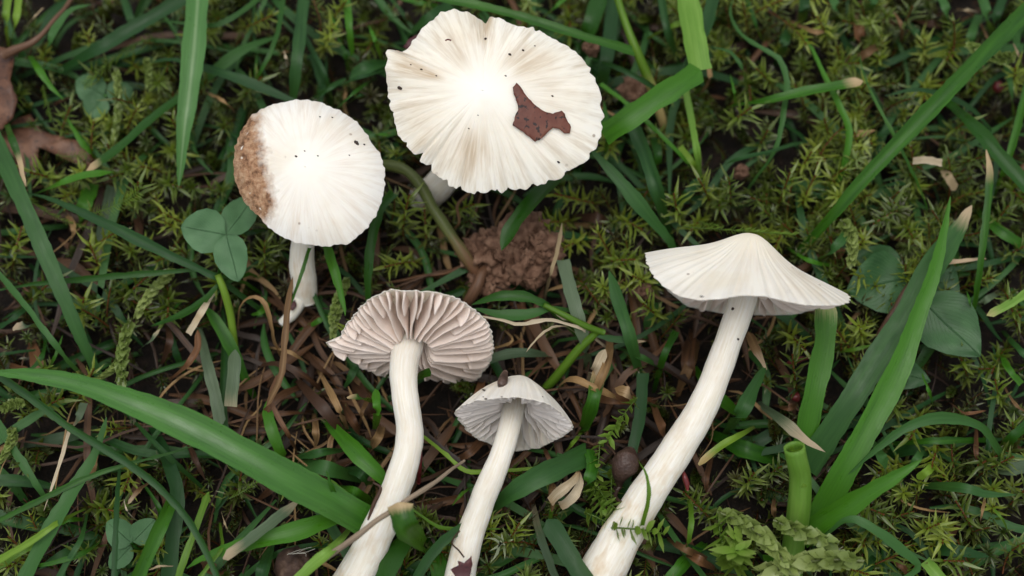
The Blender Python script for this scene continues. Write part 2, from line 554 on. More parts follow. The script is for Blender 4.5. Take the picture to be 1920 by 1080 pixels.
def tube_arrays(P, rad, seg=12, squash=1.0, cap_ends=True):
    P = np.asarray(P, float)
    T = frame_along(P)
    ref = CT
    S = np.cross(T, ref)
    bad = np.linalg.norm(S, axis=1) < 0.05
    S[bad] = CR
    S /= np.linalg.norm(S, axis=1)[:, None]
    N = np.cross(S, T)
    a = np.linspace(0, 2 * math.pi, seg, endpoint=False)
    rad = np.broadcast_to(np.asarray(rad, float), (len(P),))
    V = P[:, None, :] + rad[:, None, None] * (np.cos(a)[None, :, None] * S[:, None, :] + squash * np.sin(a)[None, :, None] * N[:, None, :])
    F = [tuple(f) for f in grid_faces(len(P), seg, True)]
    L = np.concatenate([[0], np.cumsum(np.linalg.norm(np.diff(P, axis=0), axis=1))]) / MM
    A = np.stack([np.broadcast_to(a / (2 * math.pi), (len(P), seg)), np.broadcast_to(L[:, None], (len(P), seg)), np.zeros((len(P), seg))], -1)
    V = V.reshape(-1, 3)
    if cap_ends:
        F.append(tuple(range(seg)))
        F.append(tuple(range((len(P) - 1) * seg, len(P) * seg))[::-1])
    return V, F, A.reshape(-1, 3)


def path3(pts, n):
    """pts = [(px, py, z mm), ...] -> n world points along a smooth curve."""
    Q = catmull(np.asarray(pts, float), n)
    return np.array([at(*q) for q in Q])


def tube(name, pts, w, mat, parent=None, n=None, seg=10, wob=0.0, dry=None, taper=None, squash=1.0):
    """A round stalk through photo pixels with heights; w = width(s) in photo pixels."""
    n = n or max(8, 5 * len(pts))
    P = path3(pts, n)
    W = np.interp(np.linspace(0, 1, n), np.linspace(0, 1, len(w)), w) if hasattr(w, '__len__') else np.full(n, float(w))
    rad = np.array([0.5 * W[i] * mpp(P[i]) for i in range(n)])
    if wob:
        P = P + np.array([[nz(p, 300, 2) * wob * MM, nz(p, 300, 5) * wob * MM, nz(p, 300, 8) * wob * MM] for p in P])
        rad = rad * np.array([1 + 0.18 * nz(p, 420, 3) for p in P])
    V, F, A = tube_arrays(P, rad, seg, squash)
    if dry is not None:
        A[:, 2] = np.interp(np.repeat(np.linspace(0, 1, n), seg), np.linspace(0, 1, len(dry)), dry)
    return obj(name, V, F, M[mat] if isinstance(mat, str) else mat, parent, {"bl": A, "rnd": np.full(len(V), rng.random())})


def blade_arrays(P, W, tw=0.0, fold=0.25, ragged=0.0, facing=None):
    """Sheet along world points P with widths W (m): five points across, folded along the midrib."""
    T = frame_along(P)
    up = np.array([0, 0, 1.0]) if facing is None else facing
    S = np.cross(T, up)
    ln = np.linalg.norm(S, axis=1)
    S[ln < 0.15] = CR
    S /= np.linalg.norm(S, axis=1)[:, None]
    N = np.cross(S, T)
    ang = np.broadcast_to(np.asarray(tw, float), (len(P),))
    S2 = S * np.cos(ang)[:, None] + N * np.sin(ang)[:, None]
    N2 = N * np.cos(ang)[:, None] - S * np.sin(ang)[:, None]
    us = np.array([-1, -0.55, 0, 0.55, 1])
    fo = np.array([1, 0.45, 0, 0.45, 1]) * fold
    V = P[:, None, :] + 0.5 * W[:, None, None] * (us[None, :, None] * S2[:, None, :] + fo[None, :, None] * N2[:, None, :])
    if ragged:
        V[:, 0] += S2 * (rng.normal(0, ragged, len(P)))[:, None]
        V[:, 4] += S2 * (rng.normal(0, ragged, len(P)))[:, None]
    F = grid_faces(len(P), 5)
    L = np.concatenate([[0], np.cumsum(np.linalg.norm(np.diff(P, axis=0), axis=1))]) / MM
    A = np.stack([np.broadcast_to((us + 1) / 2, (len(P), 5)), np.broadcast_to(L[:, None], (len(P), 5)), np.zeros((len(P), 5))], -1)
    return V.reshape(-1, 3), F, A.reshape(-1, 3)


def width_profile(style, t):
    """style[0] at the start, style[1] at the end: p pointed, n narrow rooted base, c cut square, r rounded."""
    w = np.ones_like(t)
    for ch, s in ((style[0], t), (style[1], 1 - t)):
        if ch == 'p':
            w *= np.clip(s / 0.55, 0, 1) ** 0.62
        elif ch == 's':
            w *= np.clip(s / 0.18, 0, 1) ** 0.6
        elif ch == 'n':
            w *= 0.55 + 0.45 * smooth(0, 0.45, s)
        elif ch == 'r':
            w *= np.clip(s / 0.06, 0.02, 1) ** 0.5
    return np.maximum(w, 0.03)


BLADES = []


def grass(cls, w, lvl, pts, style='np', dry=None, fold=None, tw=None, zs=None, parent=None, name=None, arch=None, tw2=None, rnd=None):
    """One blade. pts in photo pixels; lvl = height (mm) of its middle above the soil; zs overrides the heights."""
    pts = [tuple(p) for p in pts]
    px = np.array(pts, float)
    seg = np.concatenate([[0], np.cumsum(np.linalg.norm(np.diff(px, axis=0), axis=1))])
    tt = seg / seg[-1]
    if zs is None:
        a = rng.uniform(0.5, 2.0) if arch is None else arch
        z = lvl + a * (4 * tt * (1 - tt) - 0.5)
        for ch, s in ((style[0], tt), (style[1], 1 - tt)):
            if ch == 'n':
                z = z - (lvl - 1.0) * (1 - smooth(0, 0.3, s)) * 0.9
    else:
        z = np.interp(tt, np.linspace(0, 1, len(zs)), zs)
    P3 = np.column_stack([px, z])
    n = int(np.clip(seg[-1] / 11, 12, 64))
    Q = catmull(P3, n)
    t = np.linspace(0, 1, n)
    P = np.array([at(q[0], q[1], max(q[2], 0.2)) for q in Q])
    W = w * width_profile(style, t) * np.array([mpp(p) for p in P])
    W *= 1 + 0.05 * np.sin(t * 19 + rng.uniform(0, 6))
    # rooted ends carry on down into the soil
    D = np.zeros(n) if dry is None else np.interp(t, np.linspace(0, 1, len(dry)), dry)
    for e, ch in ((0, style[0]), (1, style[1])):
        if ch == 'n':
            end, prev = (P[0], P[2]) if e == 0 else (P[-1], P[-3])
            d = nrm(end - prev)
            k = max(end[2], 0.001)
            ext = np.array([end + d * k * 0.45 + np.array([0, 0, -0.55 * k]), end + d * k * 0.6 + np.array([0, 0, -1.0 * k - 0.001])])
            if e == 0:
                P = np.vstack([ext[::-1], P]); W = np.concatenate([[W[0] * .8] * 2, W]); D = np.concatenate([[D[0]] * 2, D])
            else:
                P = np.vstack([P, ext]); W = np.concatenate([W, [W[-1] * .8] * 2]); D = np.concatenate([D, [D[-1]] * 2])
    tw0 = rng.uniform(-0.45, 0.45) if tw is None else tw
    tw1 = tw0 + (rng.uniform(-0.35, 0.35) if tw2 is None else tw2)
    fo = rng.uniform(0.08, 0.42) * (1 if rng.random() < 0.75 else -0.6) if fold is None else fold
    V, F, A = blade_arrays(P, W, np.linspace(tw0, tw1, len(P)), fo, 0.00004)
    A[:, 2] = np.repeat(D, 5)
    rnd = rng.random() if rnd is None else rnd
    nm = name or ("dry_straw" if cls in 'DRPT' else "grass_leaf")
    o = obj(nm, V, F, M[cls], parent, {"bl": A, "rnd": np.full(len(V), rnd)})
    if parent is None:
        BLADES.append((o, cls, w, px, dry is not None))
    return o


# ------------------------------------------------------------------ mushrooms
def periodic(th, r):
    o = np.argsort(th)
    th, r = np.asarray(th)[o], np.asarray(r)[o]
    T = np.concatenate([th - 2 * math.pi, th, th + 2 * math.pi])
    Rr = np.concatenate([r, r, r])
    return lambda a: np.interp(np.mod(a + math.pi, 2 * math.pi) - math.pi, T, Rr)


class Cap:
    def __init__(self, root, centre, axis, H, prof, outline=None, R=None, hoff=None, thick=0.5, rim_jit=0.012, seed=1, notches=()):
        self.root, self.c, self.ax = root, np.asarray(centre, float), nrm(axis)
        self.e1 = nrm(CR - np.dot(CR, self.ax) * self.ax)
        self.e2 = np.cross(self.ax, self.e1)
        self.H, self.prof, self.hoff = H * MM, prof, hoff
        self.thick = thick * MM
        self.seed = seed
        if outline is not None:
            th, r = [], []
            ol = np.array(outline + outline[:1], float)
            dense = np.vstack([ol[i] + (ol[i + 1] - ol[i]) * np.linspace(0, 1, 8, endpoint=False)[:, None] for i in range(len(outline))])
            for p in dense:
                q = on_plane(p[0], p[1], self.c, self.ax) - self.c
                x, y = np.dot(q, self.e1), np.dot(q, self.e2)
                th.append(math.atan2(y, x)); r.append(math.hypot(x, y))
            Rf = periodic(th, r)
        else:
            Rf = lambda a: np.full_like(np.asarray(a, float), R * MM)
        g = np.random.default_rng(seed)
        ph = g.uniform(0, 6.28, 12); fr = g.integers(9, 90, 12); am = g.uniform(0.2, 1.0, 12) * rim_jit / np.sqrt(np.maximum(fr / 9, 1))
        nt_ = lambda a: sum((d * np.exp(-((np.mod(np.asarray(a) - R_(g0) + math.pi, 2 * math.pi) - math.pi) / R_(w0)) ** 2) for g0, d, w0 in notches), 0.0)
        self.R = lambda a: Rf(a) * (1 - nt_(a) + np.sum([am[k] * np.sin(fr[k] * np.asarray(a) + ph[k]) for k in range(12)], 0))

    def h(self, rho, th):
        v = self.H * self.prof(rho)
        if self.hoff is not None:
            v = v + self.hoff(rho, th) * MM
        return v

    def pos(self, rho, th, dh=0.0, lat=0.0):
        rho, th = np.broadcast_arrays(np.asarray(rho, float), np.asarray(th, float))
        r = rho * self.R(th)
        x = r * np.cos(th) - lat * np.sin(th)
        y = r * np.sin(th) + lat * np.cos(th)
        hh = self.h(rho, th) + dh
        return self.c + x[..., None] * self.e1 + y[..., None] * self.e2 + hh[..., None] * self.ax

    def build(self, mat, patch=None, rough=None, nr=40, nt=220, ridge=1.0):
        th = np.linspace(-math.pi, math.pi, nt, endpoint=False)
        rho = np.concatenate([[0.004], np.linspace(0.02, 0.96, nr), [0.98, 0.992, 1.0]])
        RR, TT = np.meshgrid(rho, th, indexing='ij')
        dh = np.zeros_like(RR)
        g = np.random.default_rng(self.seed + 50)
        for k in range(26):                                   # fibres: shallow radial ridges
            f = g.integers(14, 110)
            dh += ridge * 0.0034 * MM * np.sin(f * TT + g.uniform(0, 6.28) + 2.0 * RR * g.uniform(-1, 1)) * smooth(0.1, 0.7, RR)
        if rough is not None:
            pr = rough(RR, TT)
            P0 = self.pos(RR, TT)
            nn = np.array([noise.turbulence(Vector(p * 1300), 4, False) for p in P0.reshape(-1, 3)]).reshape(RR.shape)
            dh += pr * (nn - 0.45) * 0.32 * MM
        top = self.pos(RR, TT, dh)
        tk = self.thick * (1 - 0.75 * smooth(0.6, 1.0, rho))[:, None] * np.ones_like(TT)
        und = self.pos(RR * 0.997, TT, -tk)
        n1 = len(rho) * nt
        V = np.vstack([top.reshape(-1, 3), und.reshape(-1, 3)])
        F = grid_faces(len(rho), nt, True)
        F2 = F[:, ::-1] + n1
        a = (len(rho) - 1) * nt
        j = np.arange(nt)
        rimf = np.stack([a + j, a + (j + 1) % nt, n1 + a + (j + 1) % nt, n1 + a + j], -1)
        F3 = np.stack([j, (j + 1) % nt, n1 + (j + 1) % nt, n1 + j], -1)[:, ::-1]
        capv = np.stack([np.cos(TT), np.sin(TT), RR], -1).reshape(-1, 3)
        at_ = {"cap": np.vstack([capv, capv])}
        pt = np.zeros(RR.shape) if patch is None else patch(RR, TT)
        at_["patch"] = np.concatenate([pt.ravel(), (pt * (RR > 0.9)).ravel()])
        self.o = obj("cap", V, np.vstack([F, F2, rimf, F3]), M[mat], self.root, at_)
        return self.o

    def gills(self, n, D, rho0, mat, short=1, seg=14, t_root=0.30, t_edge=0.16, wob=0.25, edge_out=0.985, only=None):
        g = np.random.default_rng(self.seed + 9)
        tot = n * (1 + short)
        for k in range(tot):
            th0 = -math.pi + 2 * math.pi * (k + g.uniform(-.16, .16)) / tot
            if only is not None and not only(th0):
                continue
            isshort = short and (k % (1 + short)) != 0
            r0 = g.uniform(0.45, 0.78) if isshort else rho0
            rr = np.linspace(r0, edge_out, seg)
            s = (rr - r0) / (edge_out - r0)
            up = smooth(-0.02, 0.16 if not isshort else 0.3, s) * 0.85 + 0.15 * (0 if isshort else 1)
            down = np.clip(1 - s, 0, 1) ** 0.62
            dep = D * MM * up * down * 1.25 * g.uniform(0.88, 1.08) + 0.04 * MM
            if isshort:
                dep *= 0.72
            lat = wob * MM * (np.sin(rr * g.uniform(4, 9) + g.uniform(0, 6)) * s * (1 - s) * 2.2 + 0.05 * np.sin(rr * 40 + g.uniform(0, 6)))
            latb = lat + wob * MM * 0.9 * np.sin(rr * g.uniform(2, 5) + g.uniform(0, 6)) * s * (1 - s) * 2
            tk = self.thick * (1 - 0.75 * smooth(0.6, 1.0, rr))
            th = np.full(seg, th0)
            rt, rm, re = t_root * MM / 2, (t_root * .4 + t_edge * .6) * MM / 2, t_edge * MM / 2
            rows = [self.pos(rr, th, -tk * 0.6, lat + rt), self.pos(rr, th, -tk - dep * 0.5, (lat + latb) / 2 + rm), self.pos(rr, th, -tk - dep * 0.96, latb + re),
                    self.pos(rr, th, -tk - dep, latb), self.pos(rr, th, -tk - dep * 0.96, latb - re), self.pos(rr, th, -tk - dep * 0.5, (lat + latb) / 2 - rm), self.pos(rr, th, -tk * 0.6, lat - rt)]
            V = np.array(rows).reshape(-1, 3)
            obj("gill", V, grid_faces(7, seg), M[mat], self.o)

    def surface_point(self, px, py, lift=0.0):
        """The point of the cap's top seen at a photo pixel (fixed-point search along the ray)."""
        hgt = 0.0
        for _ in range(25):
            q = on_plane(px, py, self.c + self.ax * (hgt + lift * MM), self.ax)
            x, y = np.dot(q - self.c, self.e1), np.dot(q - self.c, self.e2)
            th = math.atan2(y, x)
            hgt = float(self.h(np.array(min(1.0, math.hypot(x, y) / self.R(th))), np.array(th)))
        return q


def blob(name, p, size, mat, parent=None, seed=0.0, lumps=0.3, freq=1.0, sub=(10, 7), stretch=(1, 1, 1), ax=None):
    """A small irregular lump (crumb, seed, speck) of radius size mm."""
    nt, nr = sub
    V = []
    for i in range(nr):
        ph = math.pi * (i + 0.5) / nr
        for j in range(nt):
            th = 2 * math.pi * j / nt
            d = np.array([math.sin(ph) * math.cos(th), math.sin(ph) * math.sin(th), math.cos(ph)])
            k = 1 + lumps * noise.noise(Vector(d * 1.7 * freq + np.array([seed, seed * 1.3, -seed]))) + lumps * 0.5 * noise.noise(Vector(d * 4.1 * freq + np.array([seed, -seed, 2])))
            V.append(d * k * np.array(stretch))
    V = np.array(V)
    if ax is not None:
        z = nrm(ax); x = nrm(np.cross(z, [0.3, 0.5, 0.81])); y = np.cross(z, x)
        V = V[:, :1] * x + V[:, 1:2] * y + V[:, 2:] * z
    V = V * size * MM + p
    F = [tuple(f) for f in grid_faces(nr, nt, True)[:, ::-1]] + [tuple(range(nt))[::-1][::-1], tuple(range((nr - 1) * nt, nr * nt))[::-1]]
    return obj(name, V, F, M[mat], parent)


def specks(cap, pts):
    for x, y, s in pts:
        blob("speck", cap.surface_point(x, y, 0.05), s, "speck", cap.o, seed=x * .1, lumps=0.6, sub=(7, 5), stretch=(1.3, 0.8, 0.5), ax=cap.ax)


def stem(root, pts, w, label=None, n=56, seg=26, stain=(0.1, 0.3, 0.9), wob=0.012):
    P = path3(pts, n)
    W = np.interp(np.linspace(0, 1, n), np.linspace(0, 1, len(w)), w)
    rad = np.array([0.5 * W[i] * mpp(P[i]) for i in range(n)])
    V, F, A = tube_arrays(P, rad, seg)
    Pc = np.repeat(P, seg, 0)
    k = np.array([wob * 2.2 * nz(v, 260, 1) + wob * nz(v, 700, 2) for v in V])
    V = V + (V - Pc) * k[:, None] * 3
    A[:, 2] = np.interp(np.repeat(np.linspace(0, 1, n), seg), np.linspace(0, 1, len(stain)), stain)
    return obj("stem", V, F, M['stem'], root, {"bl": A, "rnd": np.full(len(V), 0.5)})


def cw(a, b, c):
    return a * CR + b * CU + c * CT


def dome(p=2.0, umb=0.0, uw=0.2):
    return lambda r: (1 - np.asarray(r) ** p) * (1 - umb) + umb * np.exp(-(np.asarray(r) / uw) ** 2)


def bump_table(deg, val):
    f = periodic(np.radians(np.array(deg, float)), np.array(val, float))
    return lambda t: f(t)


# --- the cap with the brown scaly edge
m1 = empty("mushroom", at(570, 565, 2), "white mushroom whose round cap has a brown scaly edge", "mushroom")
c1 = Cap(m1, at(580, 328, 21.5), cw(-0.03, 0.22, 0.975), 3.6, dome(2.4, 0.12, 0.3),
         [(437, 310), (441, 275), (455, 240), (475, 213), (505, 198), (545, 189), (570, 187), (600, 191), (640, 207), (668, 226), (690, 255), (700, 274), (714, 290), (722, 318),
          (722, 345), (716, 375), (706, 400), (690, 425), (672, 442), (650, 460), (636, 456), (622, 462), (600, 461), (575, 458), (555, 456), (540, 450), (520, 440), (500, 424), (488, 408), (470, 392), (455, 375), (444, 350), (438, 332)],
         hoff=lambda r, t: (0.35 * np.sin(3 * t + 1) + 0.25 * np.sin(5 * t)) * r ** 2.5, thick=0.7, rim_jit=0.007, seed=3)
px1 = lambda r, t: r * np.cos(t)
patch1 = lambda r, t: (1 - smooth(-0.80, -0.28, r * np.cos(t) + 0.06 * r * np.sin(t))) * (1 - 0.8 * smooth(0.55, 1.0, np.abs(r * np.sin(t) - 0.06)))
c1.build('cap_scaly', patch1, patch1, nr=60, nt=260, ridge=0.6)
c1.gills(34, 1.8, 0.17, 'gill', short=0, seg=8)
stem(m1, [(588, 352, 20), (572, 430, 14), (566, 480, 10), (571, 530, 6.5), (572, 562, 4)], [40, 44, 46, 48, 44])
specks(c1, [(668, 268, 0.34), (683, 271, 0.14), (555, 293, 0.16), (600, 219, 0.1), (623, 220, 0.12), (655, 291, 0.1), (571, 283, 0.1), (596, 292, 0.1)])
V = path3([(563, 555, 4), (552, 580, 4), (538, 597, 3.5), (526, 606, 3)], 12)
stub = tube("stem_base", [(566, 552, 5), (556, 575, 5), (542, 594, 4.5), (526, 606, 4)], [27, 26, 24, 13], 'stem', m1, seg=12)

# --- the widest cap, with a scrap of leaf on it
m2 = empty("mushroom", at(800, 365, 1), "widest white mushroom cap, flat and streaked, with ragged edge and leaf scrap on top", "mushroom")
h2 = bump_table([-180, -150, -120, -90, -60, -30, 0, 30, 60, 78, 86, 95, 110, 135, 149, 154, 165], [0.2, -0.5, -1.2, -1.4, -1.0, -0.5, 0, 0.3, 0.2, 0.1, -0.9, 0.5, 0.6, 0.1, -1.3, 1.3, 0.9])
c2 = Cap(m2, at(905, 182, 27), cw(0.02, 0.16, 0.985), 3.0, dome(2.0, 0.1, 0.3),
         [(727, 96), (740, 91), (756, 92), (775, 74), (800, 46), (825, 28), (850, 21), (880, 25), (900, 36), (912, 40), (917, 27), (935, 34), (960, 46), (985, 54), (1000, 53), (1020, 62), (1035, 72),
          (1060, 83), (1088, 108), (1108, 130), (1117, 153), (1127, 180), (1130, 212), (1129, 245), (1122, 270), (1108, 288), (1095, 305), (1074, 316), (1060, 328), (1030, 338), (1008, 346), (985, 350), (955, 352), (935, 362), (925, 353),
          (900, 361), (878, 358), (862, 350), (845, 348), (832, 335), (815, 322), (800, 308), (788, 302), (786, 290), (773, 286), (758, 268), (747, 252), (740, 230), (733, 205), (728, 180), (725, 150), (725, 115)],
         hoff=lambda r, t: (h2(t) * 0.9 + 0.22 * np.sin(7 * t) + 0.16 * np.sin(13 * t + 2)) * smooth(0.15, 1.0, r) * r, thick=0.8, rim_jit=0.009, seed=11,
         notches=((-60, .035, 1.0), (-74, .03, .8), (-81, .055, 1.1), (-93, .03, .9), (-104, .045, 1.0), (-113, .03, 1.2), (-127, .05, 1.3), (-136, .06, 1.2), (-148, .03, 1.0), (-42, .03, 1.2), (-170, .025, 1), (14, .025, 1), (52, .03, 1.2)))
ang = lambda t, d: np.abs(np.mod(t - R_(d) + math.pi, 2 * math.pi) - math.pi)
stain_shade2 = lambda r, t: np.clip(0.9 * np.exp(-(ang(t, 160) / 0.10) ** 2) * smooth(0.35, 0.55, r) * (1 - smooth(0.8, 1.0, r)) + 0.55 * np.exp(-(ang(t, -100) / 0.30) ** 2 - ((r - 0.6) / 0.2) ** 2)
                              + 0.45 * np.exp(-(ang(t, 35) / 0.3) ** 2 - ((r - 0.6) / 0.25) ** 2) + 0.5 * np.exp(-(ang(t, 88) / 0.10) ** 2) * smooth(0.45, 0.8, r) + 0.4 * np.exp(-(ang(t, 120) / 0.25) ** 2 - ((r - 0.5) / 0.2) ** 2)  # besides tan stains, shading of the valley at the top notch is painted in
                              + 0.35 * np.exp(-(ang(t, -150) / 0.35) ** 2 - ((r - 0.8) / 0.2) ** 2), 0, 1)
c2.build('cap_big', stain_shade2, nr=60, nt=320)
c2.gills(36, 1.8, 0.15, 'gill', short=0, seg=8)
stem(m2, [(905, 190, 27), (880, 262, 18), (850, 315, 10), (820, 350, 5), (795, 370, 0)], [50, 50, 52, 56, 58], stain=(0.4, 0.6, 0.9))
specks(c2, [(750, 165, 0.30), (956, 102, 0.18), (981, 94, 0.16), (948, 142, 0.12), (1036, 180, 0.14), (1047, 304, 0.18), (879, 241, 0.1), (818, 142, 0.1), (790, 130, 0.14), (770, 121, 0.1), (911, 73, 0.22), (1003, 86, 0.1), (896, 216, 0.08)])
tube("red_thread", [(835, 76, 31.5), (840, 74, 31.6), (846, 76, 31.5)], 3, 'red', c2.o, seg=6)

# --- the gill-side-up mushroom
m3 = empty("mushroom", at(690, 1085, 5), "mushroom lying gills up with long white stem bent sideways", "mushroom")
h3 = bump_table([-180, -160, -120, -60, 0, 60, 90, 130, 165], [-0.6, 0.1, 0, 0.2, 0, 0, 0, 0.2, 0.1])
c3 = Cap(m3, at(770, 634, 14.5), cw(0.02, 0.83, -0.56), 2.6, dome(2.2, 0.0),
         [(612, 638), (622, 633), (636, 630), (646, 612), (660, 596), (674, 577), (690, 562), (710, 551), (733, 543), (765, 546), (800, 547), (835, 553), (862, 563), (885, 578), (905, 594), (918, 610), (924, 630), (926, 655),
          (920, 680), (905, 700), (893, 714), (872, 720), (840, 715), (810, 708), (785, 700), (760, 702), (730, 710), (712, 706), (695, 698), (678, 692), (660, 676), (645, 664), (628, 660), (616, 650)],
         hoff=lambda r, t: h3(t) * r ** 2, thick=0.45, rim_jit=0.012, seed=21)
c3.build('cap_cream', nr=30, nt=260)
c3.gills(30, 4.2, 0.15, 'gill', short=1, seg=18, t_root=0.55, t_edge=0.2, wob=0.5)
stem(m3, [(768, 628, 13.0), (764, 650, 15), (757, 690, 17), (760, 745, 18), (768, 800, 17), (764, 850, 16), (745, 910, 14.5), (716, 980, 12), (688, 1040, 10), (655, 1105, 8)],
     [60, 56, 50, 50, 52, 56, 60, 64, 70, 78], stain=(0.0, 0.2, 0.3, 0.6, 1.0))

# --- the small conical mushroom
m4 = empty("mushroom", at(870, 1085, 5), "smallest mushroom, domed cap tipped to show its pale gills and slim stem", "mushroom")
c4 = Cap(m4, at(965, 794, 13.5), cw(0.10, 0.88, -0.47), 7.0, dome(1.9, 0.10, 0.3),
         [(853, 769), (868, 760), (890, 752), (920, 747), (960, 744), (1000, 748), (1030, 758), (1055, 776), (1074, 796), (1074, 805), (1060, 815), (1040, 826), (1015, 838), (995, 842), (972, 846), (950, 842), (925, 833), (900, 826), (885, 815), (870, 800), (858, 785)],
         thick=0.45, rim_jit=0.012, seed=31)
stain4 = lambda r, t: 0.55 * np.exp(-(ang(t, -135) / 0.45) ** 2 - ((r - 0.55) / 0.25) ** 2) + 0.2 * np.exp(-(ang(t, -60) / 0.5) ** 2 - ((r - 0.4) / 0.25) ** 2)
c4.build('cap_cream', stain4, nr=40, nt=220, ridge=0.2)
c4.gills(24, 3.0, 0.2, 'gill_pale', short=1, seg=14, t_root=0.26, t_edge=0.11, wob=0.4)
stem(m4, [(967, 745, 9), (962, 772, 12), (953, 810, 15), (938, 858, 15.5), (914, 915, 14), (892, 970, 12), (876, 1020, 10.5), (858, 1105, 8)],
     [44, 42, 42, 46, 48, 52, 56, 62], stain=(0.0, 0.2, 0.5, 1.0))
specks(c4, [(907, 731, 0.2), (911, 748, 0.18), (906, 744, 0.1), (941, 744, 0.12), (1018, 744, 0.09), (877, 764, 0.1)])

# --- the tall mushroom seen from the side
m5 = empty("mushroom", at(1130, 1085, 5), "tallest mushroom with pointed cream cap and long thick stem", "mushroom")
h5 = bump_table([-180, -165, -150, -135, -122, -110, -100, -88, -76, -65, -50, -35, -12, 0, 20, 50, 90, 115, 138, 155, 168], [0.2, -1.4, -3.3, -4.7, -4.9, -4.3, -3.5, -3.1, -3.3, -3.3, -2.8, -2.2, -0.9, 0.0, -1.2, -3.4, -4.7, -4.6, -2.2, 0.9, 1.3])
c5 = Cap(m5, at(1400, 519, 20), cw(0.165, 0.98, -0.045), 6.0, dome(1.4, 0.46, 0.30), R=14.05, hoff=lambda r, t: h5(t) * r ** 1.7 + 0.8 * np.exp(-((np.mod(t, 6.2832) - 2.9) / 0.5) ** 2) * np.sin(math.pi * np.clip(r, 0, 1)), thick=0.6, rim_jit=0.010, seed=41)
stain5 = lambda r, t: 0.32 * np.exp(-(ang(t, -45) / 0.5) ** 2 - ((r - 0.6) / 0.25) ** 2) + 0.22 * np.exp(-(ang(t, -100) / 0.5) ** 2 - ((r - 0.35) / 0.2) ** 2)
c5.build('cap_cream', stain5, nr=50, nt=280, ridge=0.22)
c5.gills(27, 3.3, 0.16, 'gill', short=1, seg=14, t_root=0.4, t_edge=0.16, wob=0.35)
stem(m5, [(1408, 490, 19.5), (1398, 540, 20), (1385, 585, 20), (1366, 640, 19), (1340, 710, 17.5), (1308, 780, 16), (1262, 855, 14), (1212, 930, 12), (1165, 1005, 10), (1110, 1105, 7.5)],
     [52, 54, 52, 54, 58, 62, 66, 74, 82, 88], stain=(0.0, 0.15, 0.5, 0.9, 1.0))
specks(c5, [(1316, 556, 0.2), (1498, 505, 0.14), (1505, 513, 0.1), (1478, 546, 0.08), (1370, 472, 0.08), (1434, 461, 0.1)])
blob("speck", at(1374, 579, 22.2), 0.2, "speck", m5, 3, 0.5, sub=(7, 5))
blob("speck", at(1384, 636, 20.6), 0.16, "speck", m5, 4, 0.5, sub=(7, 5))

# ------------------------------------------------------------------ dead leaves and other finds
def poly_leaf(name, outline, zfun, mat, parent=None, thick=0.18, step=9.0, surf=None, bumpy=0.5):
    """A flat scrap cut to an outline in photo pixels and laid over zfun(px, py) (mm) or on a cap's surface."""
    ol = np.array(outline, float)
    n = len(ol)
    dense = []
    for i in range(n):
        a, b = ol[i], ol[(i + 1) % n]
        k = max(1, int(np.linalg.norm(b - a) / step))
        for s in range(k):
            q = a + (b - a) * s / k
            dense.append(q + (rng.normal(0, 0.7, 2) if s else 0))
    dense = np.array(dense)
    lo, hi = dense.min(0), dense.max(0)
    inner = []
    for x in np.arange(lo[0], hi[0], step):
        for y in np.arange(lo[1], hi[1], step):
            q = np.array([x, y]) + rng.uniform(-2, 2, 2)
            c = False
            j = len(dense) - 1
            for i in range(len(dense)):
                if (dense[i][1] > q[1]) != (dense[j][1] > q[1]) and q[0] < (dense[j][0] - dense[i][0]) * (q[1] - dense[i][1]) / (dense[j][1] - dense[i][1]) + dense[i][0]:
                    c = not c
                j = i
            if c and np.min(np.linalg.norm(dense - q, axis=1)) > step * 0.6:
                inner.append(q)
    allp = [Vector(p) for p in dense] + [Vector(p) for p in inner]
    res = delaunay_2d_cdt(allp, [], [list(range(len(dense)))], 1, 1e-4)
    pts, faces = res[0], res[2]
    top = []
    for p in pts:
        if surf is not None:
            top.append(surf(p[0], p[1]))
        else:
            top.append(at(p[0], p[1], zfun(p[0], p[1]) + bumpy * noise.noise(Vector((p[0] * .03, p[1] * .03, 3.3)))))
    top = np.array(top)
    bot = top - CT * thick * MM
    N = len(top)
    F = [tuple(f) for f in faces]
    # orient upward
    F = [f if np.dot(np.cross(top[f[1]] - top[f[0]], top[f[2]] - top[f[0]]), CT) > 0 else f[::-1] for f in F]
    edges = {}
    for f in F:
        for i in range(len(f)):
            edges[(f[i], f[(i + 1) % len(f)])] = 1
    side = [(b, a, a + N, b + N) for (a, b) in edges if (b, a) not in edges]
    F = F + [tuple(i + N for i in f[::-1]) for f in F] + side
    return obj(name, np.vstack([top, bot]), F, M[mat], parent)


sc_ol = [(985, 465), (1010, 490), (1045, 545), (1090, 590), (1140, 625), (1190, 640), (1240, 622), (1258, 640), (1270, 675), (1292, 715), (1285, 750), (1255, 750), (1225, 725), (1190, 718), (1160, 745),
         (1130, 775), (1090, 797), (1060, 770), (1010, 735), (963, 705), (975, 660), (995, 620), (990, 580), (970, 530), (965, 490)]
tag(poly_leaf("leaf_scrap", [(640 + x / 3, y / 3) for x, y in sc_ol], None, 'scrap', surf=lambda x, y: c2.surface_point(x, y, 0.42), step=5.0, thick=0.2),
    "small reddish brown scrap of dead leaf with black spots on widest cap", "leaf scrap")

